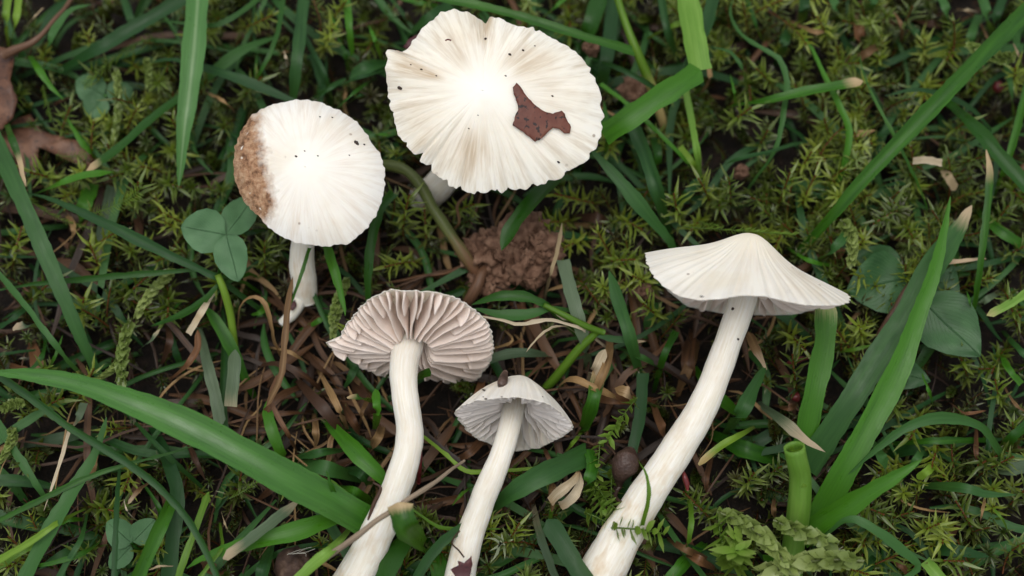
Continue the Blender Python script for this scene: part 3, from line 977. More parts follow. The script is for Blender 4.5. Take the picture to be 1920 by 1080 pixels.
dl = empty("dead_leaf", at(20, 170, 4), "brown lobed dead leaf with its stalk, half buried in moss", "dead leaf")
poly_leaf("lobe", [(-70, 70), (0, 87), (18, 92), (27, 110), (18, 150), (32, 188), (24, 220), (4, 242), (-30, 262), (-70, 280)], lambda x, y: 11 - 0.03 * abs(y - 165) + 0.02 * x, 'dead', dl, thick=0.35)
poly_leaf("lobe", [(-40, 230), (18, 226), (55, 214), (76, 244), (110, 254), (150, 266), (178, 298), (165, 318), (130, 302), (92, 284), (72, 276), (72, 328), (56, 352), (40, 346), (28, 300), (5, 262), (-40, 250)],
          lambda x, y: 5.5 - 0.008 * abs(y - 260), 'dead', dl, thick=0.35)
tube("stalk", [(8, 102, 10.5), (28, 92, 11.5), (62, 78, 12), (95, 45, 12), (125, 12, 11), (150, -25, 9)], [20, 15, 10, 9, 9, 10], 'K', dl, seg=10, wob=0.2)

tag(poly_leaf("leaf_scrap", [(845, 1068), (860, 1060), (858, 1052), (870, 1056), (884, 1042), (886, 1060), (880, 1085), (888, 1105), (850, 1105), (853, 1080)], lambda x, y: 14.6 - 0.012 * abs(x - 866) - 0.02 * (y - 1060), 'dark_scrap', step=5.0),
    "dark red torn leaf scrap on foot of smallest mushroom's stem", "leaf scrap")
tag(poly_leaf("leaf_scrap", [(546, 566), (553, 562), (556, 574), (549, 583), (542, 580)], lambda x, y: 6.3, 'dark_scrap', step=4.0),
    "tiny dark red scrap on stem base under scaly cap", "leaf scrap")
tag(poly_leaf("leaf_scrap", [(756, 88), (765, 74), (790, 62), (800, 50), (800, 70), (775, 96)], lambda x, y: 16, 'dark_scrap', step=6.0),
    "dark red leaf scrap tucked behind widest cap", "leaf scrap")

# rolled husk on the small mushroom's crown
hk = tube("husk", [(948, 696, 17), (944, 704, 18.2), (939, 713, 19), (935, 720, 19.2)], [10, 19, 20, 11], 'worm', seg=10, wob=0.5)
tag(hk, "dark brown curled husk on crown of smallest mushroom", "husk")

# clod of soil
clod = empty("soil_clod", at(970, 480, 0), "crumbly brown clod of soil beside greenish stalk", "soil clod")
for i, (x, y, z, s) in enumerate([(985, 440, 5, 3.1), (1010, 468, 5, 3.0), (950, 462, 5, 3.0), (915, 475, 4, 2.7), (890, 470, 4, 2.1), (985, 500, 5, 2.8), (1020, 500, 4, 2.0), (930, 500, 3, 2.4), (960, 480, 4, 3.0), (905, 520, 3, 2.0),
                                  (1030, 455, 5, 1.7), (960, 440, 5.5, 1.8), (915, 450, 5, 1.5), (1000, 520, 5, 1.6), (880, 490, 4, 1.3), (1040, 480, 5, 1.1), (945, 520, 4, 1.3), (925, 545, 3, 1.6), (970, 462, 7.2, 1.1), (1005, 450, 7.5, 0.9), (1022, 478, 7, 0.8), (990, 482, 7.6, 1.0), (940, 478, 7, 0.8)]):
    blob("crumb", at(x, y, z + 2.2), s, "clump", clod, seed=i * 3.1, lumps=0.75, freq=1.6, sub=(26, 18), stretch=(1, 1, .9))
for x, y, z, s, lab in [(1108, 90, 12, 1.15, "small brown soil crumb beside green grass stalk"), (1190, 170, 6, 2.0, "brown soil crumb lying against white based grass stalk"), (1205, 545, 6, 1.2, "small brown soil crumb behind rim of tallest mushroom"),
                        (1390, 322, 6, 1.1, "small brown soil crumb among star moss")]:
    tag(blob("soil_crumb", at(x, y, z), s, "clump", None, x, 0.7, 1.5, (22, 15)), lab, "soil crumb")

# shrivelled bud and its hooked stalk
bd = empty("shrivelled_bud", at(1170, 880, 2), "dark brown shrivelled bud with hooked stalk beside tallest mushroom's stem", "bud")
tube("head", [(1163, 915, 9.5), (1164, 900, 10.5), (1168, 885, 11.5), (1174, 866, 12.2), (1179, 852, 12), (1182, 844, 11)], [8, 20, 40, 54, 48, 16], 'bud', bd, seg=14, wob=0.35)
tube("stalk", [(1163, 912, 9.8), (1157, 922, 10), (1155, 932, 10.5), (1162, 941, 11.5), (1175, 946, 12.3), (1184, 942, 13)], [11, 7, 7, 8, 9, 9], 'bud', bd, seg=8, wob=0.1)

tag(blob("beech_nut", at(552, 1062, 7), 2.55, "nut", None, 5, 0.28, 1.2, (30, 20), (1, 0.95, 0.8)), "round dark brown nut lying beside pale grass at foot of long stem", "nut")
for i, (x, y, lab) in enumerate([(548, 1035, "pale wisp of hairs above round dark nut"), ]):
    w_ = empty("hair_wisp", at(x, y, 9), lab, "hairs")
    for k in range(4):
        a = rng.uniform(-1.2, 1.2)
        tube("hair", [(x + rng.uniform(-12, 6), y + rng.uniform(0, 12), 9.5), (x + 14 + 10 * a, y + rng.uniform(-8, 4), 10.8), (x + 30 + rng.uniform(-15, 18), y + rng.uniform(-10, 8), 10.2)], 0.9, 'fibre', w_, seg=4)
tag(tube("red_bud", [(1281, 884, 12.5), (1284, 895, 12.5), (1288, 908, 12), (1289, 919, 11.5)], [5, 11, 11, 5], 'red', seg=10), "dark red pointed bud below tallest mushroom's stem", "bud")
tag(tube("red_bud", [(1474, 683, 6), (1488, 677, 6.6), (1502, 673, 6.6), (1514, 672, 6)], [4, 13, 12, 4], 'red', seg=10), "dull red bud lying behind strap leaves", "bud")
tag(blob("red_seed", at(1492, 745, 5), 0.75, "red", None, 9, 0.25), "small round red seed beside strap leaf shoot", "seed")
tag(blob("red_seed", at(1872, 162, 5), 0.9, "red", None, 12, 0.25), "small dark red seed beside long diagonal grass blade", "seed")
tag(tube("red_stalk", [(789, 840, 10), (788, 862, 10), (786, 885, 8), (785, 905, 5)], [5, 8, 9, 8], 'red', seg=8), "reddish green stalk rising beside bent white stem", "stalk")

# dry papery husk of a flower
dh = empty("dry_husk", at(1060, 930, 3), "curled papery tan husk beside smallest mushroom", "dry husk")
grass('P', 20, 11, [(1086, 880), (1078, 900), (1062, 916), (1045, 930), (1034, 944)], 'pr', zs=[11, 13, 14, 13, 11], parent=dh, name="petal", fold=0.9, dry=[.6, .3, .2, .5])
grass('P', 18, 11, [(1088, 884), (1086, 908), (1076, 928), (1062, 942), (1050, 948)], 'pr', zs=[11, 12, 13, 12, 10], parent=dh, name="petal", fold=0.9, dry=[.6, .2, .2, .5])
grass('D', 13, 9, [(1036, 905), (1034, 925), (1036, 945), (1034, 960)], 'rp', zs=[11, 12, 10, 8], parent=dh, name="petal", fold=0.6)
grass('D', 12, 9, [(1058, 876), (1072, 878), (1090, 876)], 'cc', zs=[12, 12, 11], parent=dh, name="petal", fold=0.4)
tube("stalk", [(1034, 958, 8), (1032, 970, 6), (1030, 990, 2)], [8, 8, 8], 'Y', dh, seg=8)

# ------------------------------------------------------------------ clover and broad leaves
def leaflet(parent, base, tip, w, z0, z1, mat, name="leaflet", shape="clover", fold=0.18, droop=0.0, top=None):
    """base/tip in photo pixels; w = full width in pixels."""
    A, B = at(*base, z0), at(*tip, z1)
    ax = B - A
    L = np.linalg.norm(ax)
    a = ax / L
    s = nrm(np.cross(a, CT)); nrmv = np.cross(s, a)
    hw = 0.5 * w * mpp(A)
    nv, nu = 15, 11
    V, At = [], []
    for i in range(nv):
        t = i / (nv - 1)
        if shape == "clover":
            prof = (math.sin(math.pi * min(1, t ** 0.78)) ** 0.62 if 0 < t < 1 else 0)
            prof = max(prof, 0.03)
        else:
            prof = max(0.03, (math.sin(math.pi * t ** 0.72) ** 0.8) if 0 < t < 1 else 0)
        for j in range(nu):
            u = -1 + 2 * j / (nu - 1)
            tt = t
            if shape == "clover":
                tt = t - 0.045 * (1 - abs(u)) ** 2 * t ** 4          # notched tip
            zz = fold * abs(u) ** 1.2 * prof * hw - droop * L * t * t + 0.05 * hw * math.sin(9 * t + 3 * u)
            jit = 1 + 0.02 * math.sin(31 * t + 5 * u)
            V.append(A + a * L * tt + s * u * prof * hw * jit + nrmv * zz)
            At.append((u, t, 0))
    V = np.array(V)
    F = grid_faces(nv, nu)
    th = 0.12 * MM
    Vb = V - nrmv * th
    F = np.vstack([F[:, ::-1], F + len(V)])
    return obj(name, np.vstack([V, Vb]), F, M[mat], parent, {"bl": np.array(At + At), "rnd": np.full(2 * len(V), rng.random())})


cl = empty("clover", at(405, 560, 1), "grey green three leaflet clover beside scaly cap", "clover")
leaflet(cl, (424, 440), (339, 424), 84, 15, 15.5, 'clover')
leaflet(cl, (424, 440), (447, 528), 64, 15, 14.5, 'clover')
leaflet(cl, (424, 440), (478, 366), 62, 15, 12.5, 'clover')
tube("stalk", [(424, 440, 14.8), (418, 470, 13), (410, 520, 9), (405, 570, 1)], [7, 7, 7, 7], 'G', cl, seg=8)
cl2 = empty("clover", at(250, 1060, 1), "low clover with one leaflet crossed by a grass blade", "clover")
leaflet(cl2, (247, 1018), (200, 978), 54, 9, 8.5, 'clover')
leaflet(cl2, (249, 1016), (290, 974), 46, 9, 10, 'clover')
leaflet(cl2, (246, 1024), (205, 1066), 40, 8.5, 7, 'clover')
tube("stalk", [(247, 1018, 9), (262, 1030, 7), (290, 1020, 2)], 6, 'G', cl2, seg=8)
cl3 = empty("clover", at(190, 190, 1), "shaded clover half hidden under moss near wide ribbed blade", "clover")
leaflet(cl3, (196, 178), (142, 150), 58, 6, 6.5, 'clover')
leaflet(cl3, (196, 180), (162, 218), 52, 6, 5, 'clover')
leaflet(cl3, (199, 178), (250, 168), 46, 6, 5, 'clover')
tube("stalk", [(197, 179, 6), (205, 190, 3), (212, 200, 0)], 6, 'G', cl3, seg=8)
bl_ = empty("broad_leaf_plant", at(1700, 560, 1), "low plant with broad rounded dark green leaves beside brown stalk", "plant")
leaflet(bl_, (1700, 520), (1588, 545), 118, 7, 7, 'broad', "leaf", "ovate")
leaflet(bl_, (1690, 500), (1592, 480), 66, 6, 5.5, 'broad', "leaf", "ovate")
leaflet(bl_, (1725, 560), (1838, 668), 118, 9, 9.5, 'broad', "leaf", "ovate")
leaflet(bl_, (1745, 600), (1790, 498), 66, 6, 7, 'broad', "leaf", "ovate")
leaflet(bl_, (1655, 690), (1745, 715), 60, 5, 6, 'broad', "leaf", "ovate")
for p, q in (((1700, 520, 6.5), (1712, 548, 2)), ((1725, 560, 8.5), (1714, 550, 2)), ((1745, 600, 6), (1722, 575, 1)), ((1655, 690, 5), (1690, 650, 1))):
    tube("stalk", [p, ((p[0] + q[0]) / 2, (p[1] + q[1]) / 2, (p[2] + q[2]) / 2 - .5), q], 6, 'G', bl_, seg=7)

# ------------------------------------------------------------------ the strap-leaved shoot
sh = empty("leafy_shoot", at(1490, 1085, 1), "stout shoot with cut hollow stem and broad strap leaves", "plant")


def cut_tube(parent):
    P = path3([(1478, 1105, 2), (1485, 1040, 5), (1494, 985, 9), (1500, 930, 13), (1500, 890, 16), (1494, 862, 18.5), (1489, 838, 20)], 34)
    W = np.interp(np.linspace(0, 1, 34), np.linspace(0, 1, 8), [50, 46, 42, 43, 44, 42, 40, 40])
    rad = np.array([0.5 * W[i] * mpp(P[i]) for i in range(34)])
    V, F, A = tube_arrays(P, rad, 22, cap_ends=False)
    V2, F2, A2 = tube_arrays(P, rad * 0.84, 22, cap_ends=False)
    n = len(V)
    F = F + [tuple(i + n for i in f[::-1]) for f in F2]
    a = 33 * 22
    F += [(a + j, a + (j + 1) % 22, n + a + (j + 1) % 22, n + a + j) for j in range(22)]
    At = np.vstack([A, A2]); At[:, 0] = np.mod(At[:, 0] * 2, 1)
    obj("stem", np.vstack([V, V2]), F, M['W'], parent, {"bl": At, "rnd": np.full(2 * n, 0.35)})
    # the next leaf, still rolled inside
    ang = np.linspace(0.3, 4.6, 18)
    c = P[-1]; S = CR; T = nrm(P[-1] - P[-4]); N = nrm(np.cross(S, T))
    r = rad[-1] * np.linspace(0.62, 0.42, 18)
    V, At = [], []
    for k in range(6):
        for i in range(18):
            V.append(c + T * (-0.006 + 0.0062 * k / 5 - 0.0006 * (i / 17)) + r[i] * (np.cos(ang[i]) * S + np.sin(ang[i]) * N))
            At.append((i / 17, k * 1.2, 0))
    obj("rolled_leaf", V, grid_faces(6, 18), M['Y'], parent, {"bl": np.array(At), "rnd": np.full(len(V), 0.5)})


cut_tube(sh)
grass('G', 46, 12, [(1782, 368), (1768, 440), (1748, 520), (1718, 600), (1690, 680), (1645, 770), (1590, 870), (1545, 950), (1508, 1010)], 'pc', zs=[17, 17, 17, 16, 15, 14, 12, 8, 4], parent=sh, name="leaf", fold=0.22, tw=0.25, tw2=-.3, rnd=0.80)
grass('B', 46, 10, [(1822, 385), (1790, 440), (1742, 510), (1700, 590), (1650, 665), (1600, 745), (1550, 820), (1512, 880)], 'sc', zs=[13, 14, 14, 13.5, 13, 12, 9, 5], parent=sh, name="leaf", fold=0.15, tw=-.2, tw2=.1, dry=[.9, 0, 0, 0, 0, 0, 0, 0], rnd=0.60)
grass('G', 42, 9, [(1548, 560), (1546, 640), (1530, 720), (1515, 790), (1502, 850)], 'rc', zs=[11, 11, 11, 9, 6], parent=sh, name="leaf", fold=0.12, tw=.1, dry=[.55, .1, 0, 0, 0], rnd=0.80)
grass('G', 40, 13, [(1728, 862), (1690, 886), (1640, 916), (1585, 950), (1535, 980), (1500, 1010)], 'pc', zs=[19, 18, 16, 13, 10, 5], parent=sh, name="leaf", fold=0.5, tw=0.15, rnd=0.80)
grass('G', 30, 8, [(1470, 1085), (1455, 1060), (1430, 1040)], 'np', parent=sh, name="leaf", rnd=0.80)

# grass plants with stalks
gp = empty("grass_plant", at(1250, 250, 1), "grass stalk whitened at its base with long blade crossing behind widest cap", "grass plant")
tube("stalk", [(1150, -30, 16), (1165, 20, 16), (1183, 70, 15.5), (1200, 110, 14), (1222, 165, 10), (1240, 220, 6), (1252, 262, 1)], [14, 14, 16, 18, 20, 18, 16], 'Y', gp, seg=10, dry=[0, 0, 0, 0.1, .55, .7, .7])
grass('G', 18, 15, [(1190, 98), (1130, 80), (1050, 55), (960, 27), (880, 8), (800, -8), (740, -25)], 'cc', zs=[15, 17, 18, 18, 18, 18, 17], parent=gp, name="leaf", fold=0.35, tw=0.1)
gp2 = empty("grass_plant", at(1020, 735, 1), "forked yellow green grass stalk beside smallest mushroom with two drooping blades", "grass plant")
tube("stalk", [(1015, 738, 2), (1050, 698, 6), (1085, 655, 9), (1120, 622, 11)], [18, 18, 17, 15], 'Y', gp2, seg=10)
tube("stalk", [(1133, 624, 11), (1100, 612, 12), (1060, 592, 13), (1020, 572, 13)], [12, 13, 12, 10], 'Y', gp2, seg=10)
grass('G', 22, 13, [(1024, 572), (990, 558), (940, 555), (884, 571)], 'np', zs=[13, 14, 14, 12], parent=gp2, name="leaf", fold=.35, tw=.2)
grass('B', 24, 12, [(1035, 578), (990, 590), (940, 590), (888, 578)], 'np', zs=[12.5, 12.5, 12, 11], parent=gp2, name="leaf", fold=.25, tw=-.2)
grass('B', 14, 11, [(1115, 628), (1150, 635), (1185, 640), (1212, 640)], 'np', zs=[11, 11, 11, 10], parent=gp2, name="leaf", dry=[0, 0, .3, .9])
gp3 = empty("grass_plant", at(440, 700, 1), "yellow green stalk beside clover with blades fanning out from its node", "grass plant")
tube("stalk", [(443, 700, 2), (438, 640, 6), (432, 590, 9), (420, 545, 12), (408, 515, 13)], [18, 16, 15, 15, 13], 'Y', gp3, seg=10)
grass('B', 22, 13, [(406, 520), (350, 494), (290, 465), (220, 430), (150, 397), (90, 372), (50, 362)], 'np', zs=[13, 14, 14.5, 14.5, 14, 13, 12], parent=gp3, name="leaf", fold=.4, tw=.35)
grass('G', 13, 13, [(372, 505), (300, 511), (220, 517), (130, 526), (60, 533), (-20, 546)], 'np', zs=[12.5, 12, 12, 11, 10, 9], parent=gp3, name="leaf", fold=.3)
grass('G', 15, 12, [(408, 535), (385, 560), (350, 585), (310, 602), (282, 612)], 'np', zs=[12, 11, 10, 9, 8], parent=gp3, name="leaf")
grass('G', 24, 8, [(385, 575), (410, 610), (432, 650), (450, 690), (470, 730)], 'sn', parent=gp3, name="leaf", zs=[9, 9, 8, 6, 3])

# brownish stalk running to the clod
tag(tube("rush_stalk", [(716, 310, 8), (738, 312, 10), (765, 322, 11), (790, 350, 11), (815, 395, 10.5), (845, 440, 9.5), (875, 485, 8), (900, 520, 5.5)], [20, 22, 22, 21, 21, 22, 23, 22],
         leaf_material("stalk_olive", (0.075, 0.095, 0.025), (0.17, 0.19, 0.055), (0.15, 0.075, 0.04), rough=0.45, trans=0.0, vein_amt=0.4), seg=12, wob=0.12, dry=[.1, .1, .1, .2, .2, .45, .6, .9]),
    "olive stalk curving down from between two caps to soil clod", "stalk")
rt = empty("root", at(890, 560, 1), "brown woody root forking beneath soil clod", "root")
tube("branch", [(925, 488, 6), (908, 510, 7), (895, 540, 6.5), (882, 560, 5), (868, 580, 2)], [10, 20, 22, 20, 16], 'K', rt, seg=9, wob=0.5)
tube("branch", [(918, 498, 6.5), (950, 496, 7.5), (975, 492, 7.8), (990, 488, 7)], [7, 6, 5, 4], 'R', rt, seg=6, wob=.3)
tube("branch", [(905, 520, 6), (935, 538, 6.5), (962, 542, 6), (970, 525, 5)], [5, 4, 4, 3], 'R', rt, seg=6, wob=.3)
tube("branch", [(890, 490, 5), (850, 508, 4.5), (800, 518, 4), (740, 525, 3.5), (700, 535, 2)], [8, 8, 6, 5, 4], 'R', rt, seg=6, wob=.4)
tag(tube("rootlet", [(880, 362, 9), (858, 385, 8.5), (862, 415, 8), (853, 428, 6)], [7, 6, 6, 4], 'D', seg=7, wob=.2), "pale crooked rootlet hanging below widest cap", "rootlet")
tag(tube("twig", [(600, 1055, 14), (680, 997, 18.5), (745, 950, 20), (810, 908, 18), (872, 862, 12)], [12, 13, 10, 9, 5], 'T', seg=9, wob=.25), "thin grey brown twig lying across long bent stem", "twig")
tag(tube("brown_stalk", [(1742, 478, 9), (1722, 515, 10), (1695, 555, 10), (1668, 595, 9), (1645, 632, 7)], [9, 14, 14, 13, 9], 'K', seg=9, wob=.3), "dark brown woody stalk between broad leaves and strap leaf", "stalk")
tag(tube("root_sheath", [(700, 905, 15.6), (715, 915, 15.3), (700, 945, 14.5), (690, 975, 13.5)], [3, 7, 8, 4], 'K', seg=7, wob=.2), "thin brown sliver stuck to edge of bent stem", "sliver")
tag(tube("dry_tendril", [(862, 995, 14.8), (850, 1010, 14.5), (848, 1020, 14.2), (860, 1032, 14), (870, 1045, 13.5)], 3.2, 'R', seg=6), "curly brown tendril on lower stem of smallest mushroom", "tendril")

# ------------------------------------------------------------------ single blades of grass
L1, L2, L3, L4 = 5, 8, 11.5, 15
G_ = grass
# -- around the dead leaf and the scaly cap
G_('M', 42, L4, [(373, -30), (368, 40), (362, 110), (354, 180), (346, 240), (340, 300), (335, 350)], 'cp', fold=.3, tw=.1, tw2=0, zs=[15, 16, 16, 15, 14, 12, 9])
G_('B', 22, L3, [(571, -20), (563, 60), (556, 120), (549, 185), (545, 225)], 'cn', fold=.1)
G_('B', 27, L3, [(365, -15), (290, 30), (235, 62), (180, 95), (120, 130), (85, 150)], 'cn', tw=.2)
G_('B', 22, L2, [(520, 68), (470, 86), (430, 110), (395, 140), (365, 170)], 'pn')
G_('B', 21, L3, [(275, 118), (325, 112), (380, 126), (460, 152), (545, 188), (580, 205)], 'pn', zs=[8, 10, 12, 12, 11, 10])
G_('G', 23, L3, [(345, 178), (285, 222), (232, 270), (186, 305), (162, 320)], 'cr', dry=[0, 0, 0, 0, .1, 1], fold=.12)
G_('B', 17, L3, [(172, 8), (135, 18), (108, 48), (92, 80), (78, 122)], 'pn')
G_('G', 14, L3, [(48, 92), (70, 125), (95, 162), (119, 187)], 'np')
G_('G', 9, L3, [(532, -10), (522, 55), (503, 108), (480, 150), (462, 190)], 'cn')
G_('G', 7, L2, [(483, 93), (479, 135), (470, 178)], 'pn')
G_('B', 15, L1, [(230, -10), (245, 40), (250, 70)], 'cn')
G_('G', 11, L3, [(290, 39), (345, 43), (395, 48), (430, 36), (475, 5), (495, -20)], 'pc')
G_('G', 12, L2, [(125, 218), (150, 262), (175, 290), (190, 305)], 'pn')
G_('G', 14, L4, [(5, 215), (20, 255), (34, 292), (42, 325), (48, 350)], 'np', dry=[0, 0, .2, 1, 1])
G_('B', 30, L4, [(-15, 250), (25, 340), (65, 430), (110, 535), (150, 630), (190, 715)], 'cn', fold=.15, tw=.1, zs=[13, 15, 15, 14, 11, 5])
G_('G', 18, L3, [(60, 368), (105, 348), (155, 330), (212, 322)], 'ns')
G_('Y', 14, L3, [(18, -15), (12, 35), (18, 85)], 'cn'); G_('Y', 13, L3, [(36, -15), (30, 40), (20, 85)], 'cn')
G_('G', 9, L2, [(612, 8), (632, 55), (645, 95)], 'pn')
G_('B', 10, L2, [(548, 30), (580, 85), (610, 145), (625, 205)], 'sn')
G_('B', 15, L1, [(585, 100), (605, 160), (618, 200)], 'cn')
G_('B', 8, L2, [(650, 146), (610, 170), (575, 195)], 'sn')
G_('G', 10, L3, [(692, 48), (705, 80), (716, 112)], 'pn')
G_('G', 15, L3, [(648, -10), (655, 60), (660, 150)], 'cn'); G_('G', 10, L2, [(628, 62), (648, 105), (655, 150)], 'pn')
G_('B', 26, L2, [(655, 148), (695, 125), (745, 118)], 'sn'); G_('B', 9, L3, [(600, 180), (660, 150), (700, 138), (745, 122)], 'nn')
G_('G', 7, L3, [(630, 205), (668, 170), (705, 145)], 'pn'); G_('B', 8, L2, [(650, 195), (675, 180), (712, 180)], 'nn')
G_('B', 22, L2, [(755, 72), (800, 38), (845, 8)], 'nc'); G_('G', 9, L2, [(690, 252), (720, 251), (760, 254)], 'nn')
G_('G', 10, L2, [(740, -8), (800, 8), (850, 14)], 'cn')
G_('B', 22, L1, [(735, 268), (745, 300), (760, 330)], 'cn')
G_('G', 18, L3, [(738, 362), (712, 395), (697, 450), (690, 510), (690, 565)], 'cn', zs=[12, 13, 13, 11, 8])
G_('G', 18, L3, [(612, 455), (625, 500), (638, 545), (648, 592)], 'cp', zs=[12, 13, 12, 11])
G_('G', 7, L4, [(580, 465), (570, 500), (556, 540), (543, 580)], 'cp', zs=[14, 14, 13, 11])
# -- above and beside the widest cap
G_('G', 9, L3, [(1075, -15), (1040, 12), (1008, 42)], 'cn'); G_('G', 34, L2, [(1130, -20), (1108, 50), (1085, 105)], 'cn', fold=.3)
G_('B', 26, L2, [(1152, -20), (1142, 80), (1134, 130), (1122, 190)], 'cn'); G_('B', 15, L3, [(1238, -20), (1253, 60), (1276, 132)], 'cn')
G_('Y', 14, L3, [(1305, 32), (1255, 52), (1205, 78)], 'rn', dry=[.9, 0, 0, 0])
G_('B', 10, L3, [(1085, 104), (1150, 124), (1220, 160), (1280, 205)], 'nn')
fb = empty("folded_grass_leaf", at(1310, 140, 1), "wide pale green grass blade bent back on itself beside widest cap", "grass")
G_('W', 44, L4, [(1283, -40), (1292, 20), (1302, 80), (1312, 132)], 'cc', parent=fb, name="blade_half", zs=[15, 16, 17, 17], fold=.25, tw=.1, tw2=0)
G_('G', 42, L4, [(1314, 132), (1275, 158), (1225, 190), (1180, 222), (1132, 254)], 'rc', parent=fb, name="blade_half", zs=[17.5, 18.5, 18.5, 18, 16], fold=.3, tw=.25, tw2=0)
G_('B', 10, L2, [(1310, 135), (1315, 160), (1300, 185)], 'nn')
G_('G', 10, L3, [(1125, 158), (1180, 200), (1235, 250), (1285, 302), (1318, 345)], 'cn')
G_('B', 28, L4, [(1100, 272), (1150, 325), (1200, 385), (1256, 452)], 'pn', zs=[16, 15, 13, 9], fold=.15)
G_('B', 26, L3, [(1172, 205), (1208, 285), (1232, 360), (1256, 450)], 'cn'); G_('G', 18, L2, [(1222, 240), (1232, 295), (1226, 345)], 'cn')
G_('G', 32, L4, [(1040, 335), (1002, 375), (966, 420), (940, 470)], 'cs', zs=[14, 16, 16, 15], fold=.35, tw=-.2)
G_('G', 9, L3, [(1132, 188), (1138, 255), (1135, 315)], 'sn')
G_('B', 20, L2, [(1312, 338), (1288, 366), (1252, 402)], 'cn')
# -- top right turf
G_('B', 24, L4, [(1342, -25), (1326, 40), (1306, 86), (1278, 130)], 'cp')
G_('B', 12, L3, [(1376, -10), (1370, 28), (1392, 66), (1432, 92), (1462, 112), (1475, 152), (1470, 205), (1462, 250), (1448, 290), (1408, 345)], 'pn', zs=[8, 10, 12, 13, 13, 13, 12, 11, 9, 5])
G_('G', 10, L2, [(1396, -10), (1418, 50), (1432, 82)], 'cn')
G_('G', 18, L3, [(1482, 52), (1515, 82), (1548, 150), (1575, 205), (1590, 245), (1584, 300), (1566, 360)], 'pn', zs=[9, 12, 13, 13, 12, 10, 6])
G_('G', 24, L4, [(1370, 200), (1440, 190), (1525, 171), (1585, 161), (1618, 152)], 'nr', dry=[0, 0, 0, 0, .1, 1], zs=[6, 13, 15, 15, 15])
G_('G', 7, L4, [(1610, 88), (1620, 142), (1650, 205), (1682, 265), (1712, 325), (1738, 388)], 'pn', zs=[13, 15, 15, 14, 11, 6])
G_('G', 30, 18, [(1950, -5), (1865, 80), (1795, 152), (1730, 220), (1665, 288), (1605, 352), (1560, 405), (1508, 462)], 'cn', zs=[17, 19, 20, 20, 19, 17, 13, 6], fold=.55, tw=.1, tw2=0)
G_('B', 13, L3, [(1660, 180), (1715, 169), (1770, 179), (1822, 206), (1856, 242)], 'pn', zs=[14, 14, 13, 11, 7])
G_('G', 28, L4, [(1772, 188), (1830, 242), (1880, 300), (1950, 378)], 'nc', zs=[7, 13, 14, 14], fold=.4)
G_('G', 15, L3, [(1935, 130), (1905, 250), (1885, 315), (1860, 370)], 'cn')
G_('G', 14, L4, [(1850, 280), (1856, 325), (1850, 400), (1838, 500), (1824, 595)], 'sn', dry=[1, .2, 0, 0, 0], zs=[15, 15, 14, 12, 6])
G_('W', 13, L3, [(1286, 170), (1298, 230), (1308, 290), (1316, 350)], 'cn')
G_('B', 11, L3, [(1318, 332), (1375, 302), (1440, 285), (1502, 269)], 'np'); G_('Y', 11, L2, [(1275, 275), (1300, 308), (1318, 345)], 'cn')
G_('B', 9, L3, [(1325, 87), (1368, 98), (1392, 130), (1398, 170)], 'pn'); G_('G', 8, L3, [(1369, 140), (1378, 180), (1378, 200)], 'pn')
for a in ([(1762, -15), (1782, 60)], [(1836, -15), (1856, 70)], [(1885, -15), (1858, 75)], [(1836, 28), (1812, 115)], [(1695, 42), (1738, 92)], [(1476, 55), (1458, 112)], [(1905, 60), (1915, 130)], [(1560, -10), (1572, 40)], [(1640, -10), (1622, 30)], [(1508, -10), (1498, 50)]):
    (x0, y0), (x1, y1) = a
    G_('B', rng.uniform(12, 22), rng.uniform(6, 11), [a[0], ((x0 + x1) / 2 + rng.uniform(-6, 6), (y0 + y1) / 2), a[1]], 'cn')
G_('B', 17, L1, [(1685, 100), (1780, 95), (1920, 90)], 'nc'); G_('B', 13, L2, [(1645, 352), (1690, 344), (1725, 352)], 'pn')
G_('B', 13, L2, [(1590, 277), (1660, 250), (1735, 214)], 'nn'); G_('B', 15, L2, [(1728, 241), (1835, 235)], 'nn')
G_('B', 14, L2, [(1880, 100), (1895, 170), (1900, 230)], 'sn'); G_('G', 10, L2, [(1740, 190), (1772, 172), (1800, 168)], 'pn')
G_('G', 20, L2, [(1830, 392), (1870, 430), (1935, 470)], 'nc')
# -- left middle
G_('B', 11, L3, [(-15, 498), (50, 576), (100, 642), (140, 690), (178, 722)], 'cn'); G_('G', 11, L2, [(88, 622), (82, 660), (62, 690), (28, 696)], 'np')
G_('C', 18, L3, [(24, 615), (50, 610), (86, 614)], 'rn', dry=[1, 0, 0]); G_('G', 8, L2, [(118, 628), (102, 672), (82, 705)], 'pn')
G_('C', 24, L3, [(441, 655), (438, 700), (432, 762)], 'sc', fold=.3, dry=[0, .1, .5]); G_('C', 14, L2, [(302, 612), (285, 636), (262, 655)], 'pn', dry=[1, .2, 0])
G_('C', 22, L2, [(372, 610), (388, 680), (404, 745), (414, 800)], 'nr'); G_('C', 26, L1, [(214, 350), (198, 420), (182, 490)], 'cr', dry=[0, 0, .6]); G_('G', 28, L1, [(172, 345), (158, 390), (142, 425)], 'cn')
G_('B', 10, L1, [(-10, 620), (35, 590), (70, 560)], 'cn'); G_('B', 12, L2, [(340, 445), (370, 430), (400, 425)], 'nn')
G_('B', 9, L2, [(440, 445), (470, 436), (512, 429)], 'nn'); G_('G', 9, L1, [(318, 590), (335, 570), (355, 560)], 'pn')
G_('B', 14, L1, [(345, 700), (330, 660), (322, 620)], 'np'); G_('G', 12, L1, [(508, 560), (490, 585), (470, 590)], 'np')
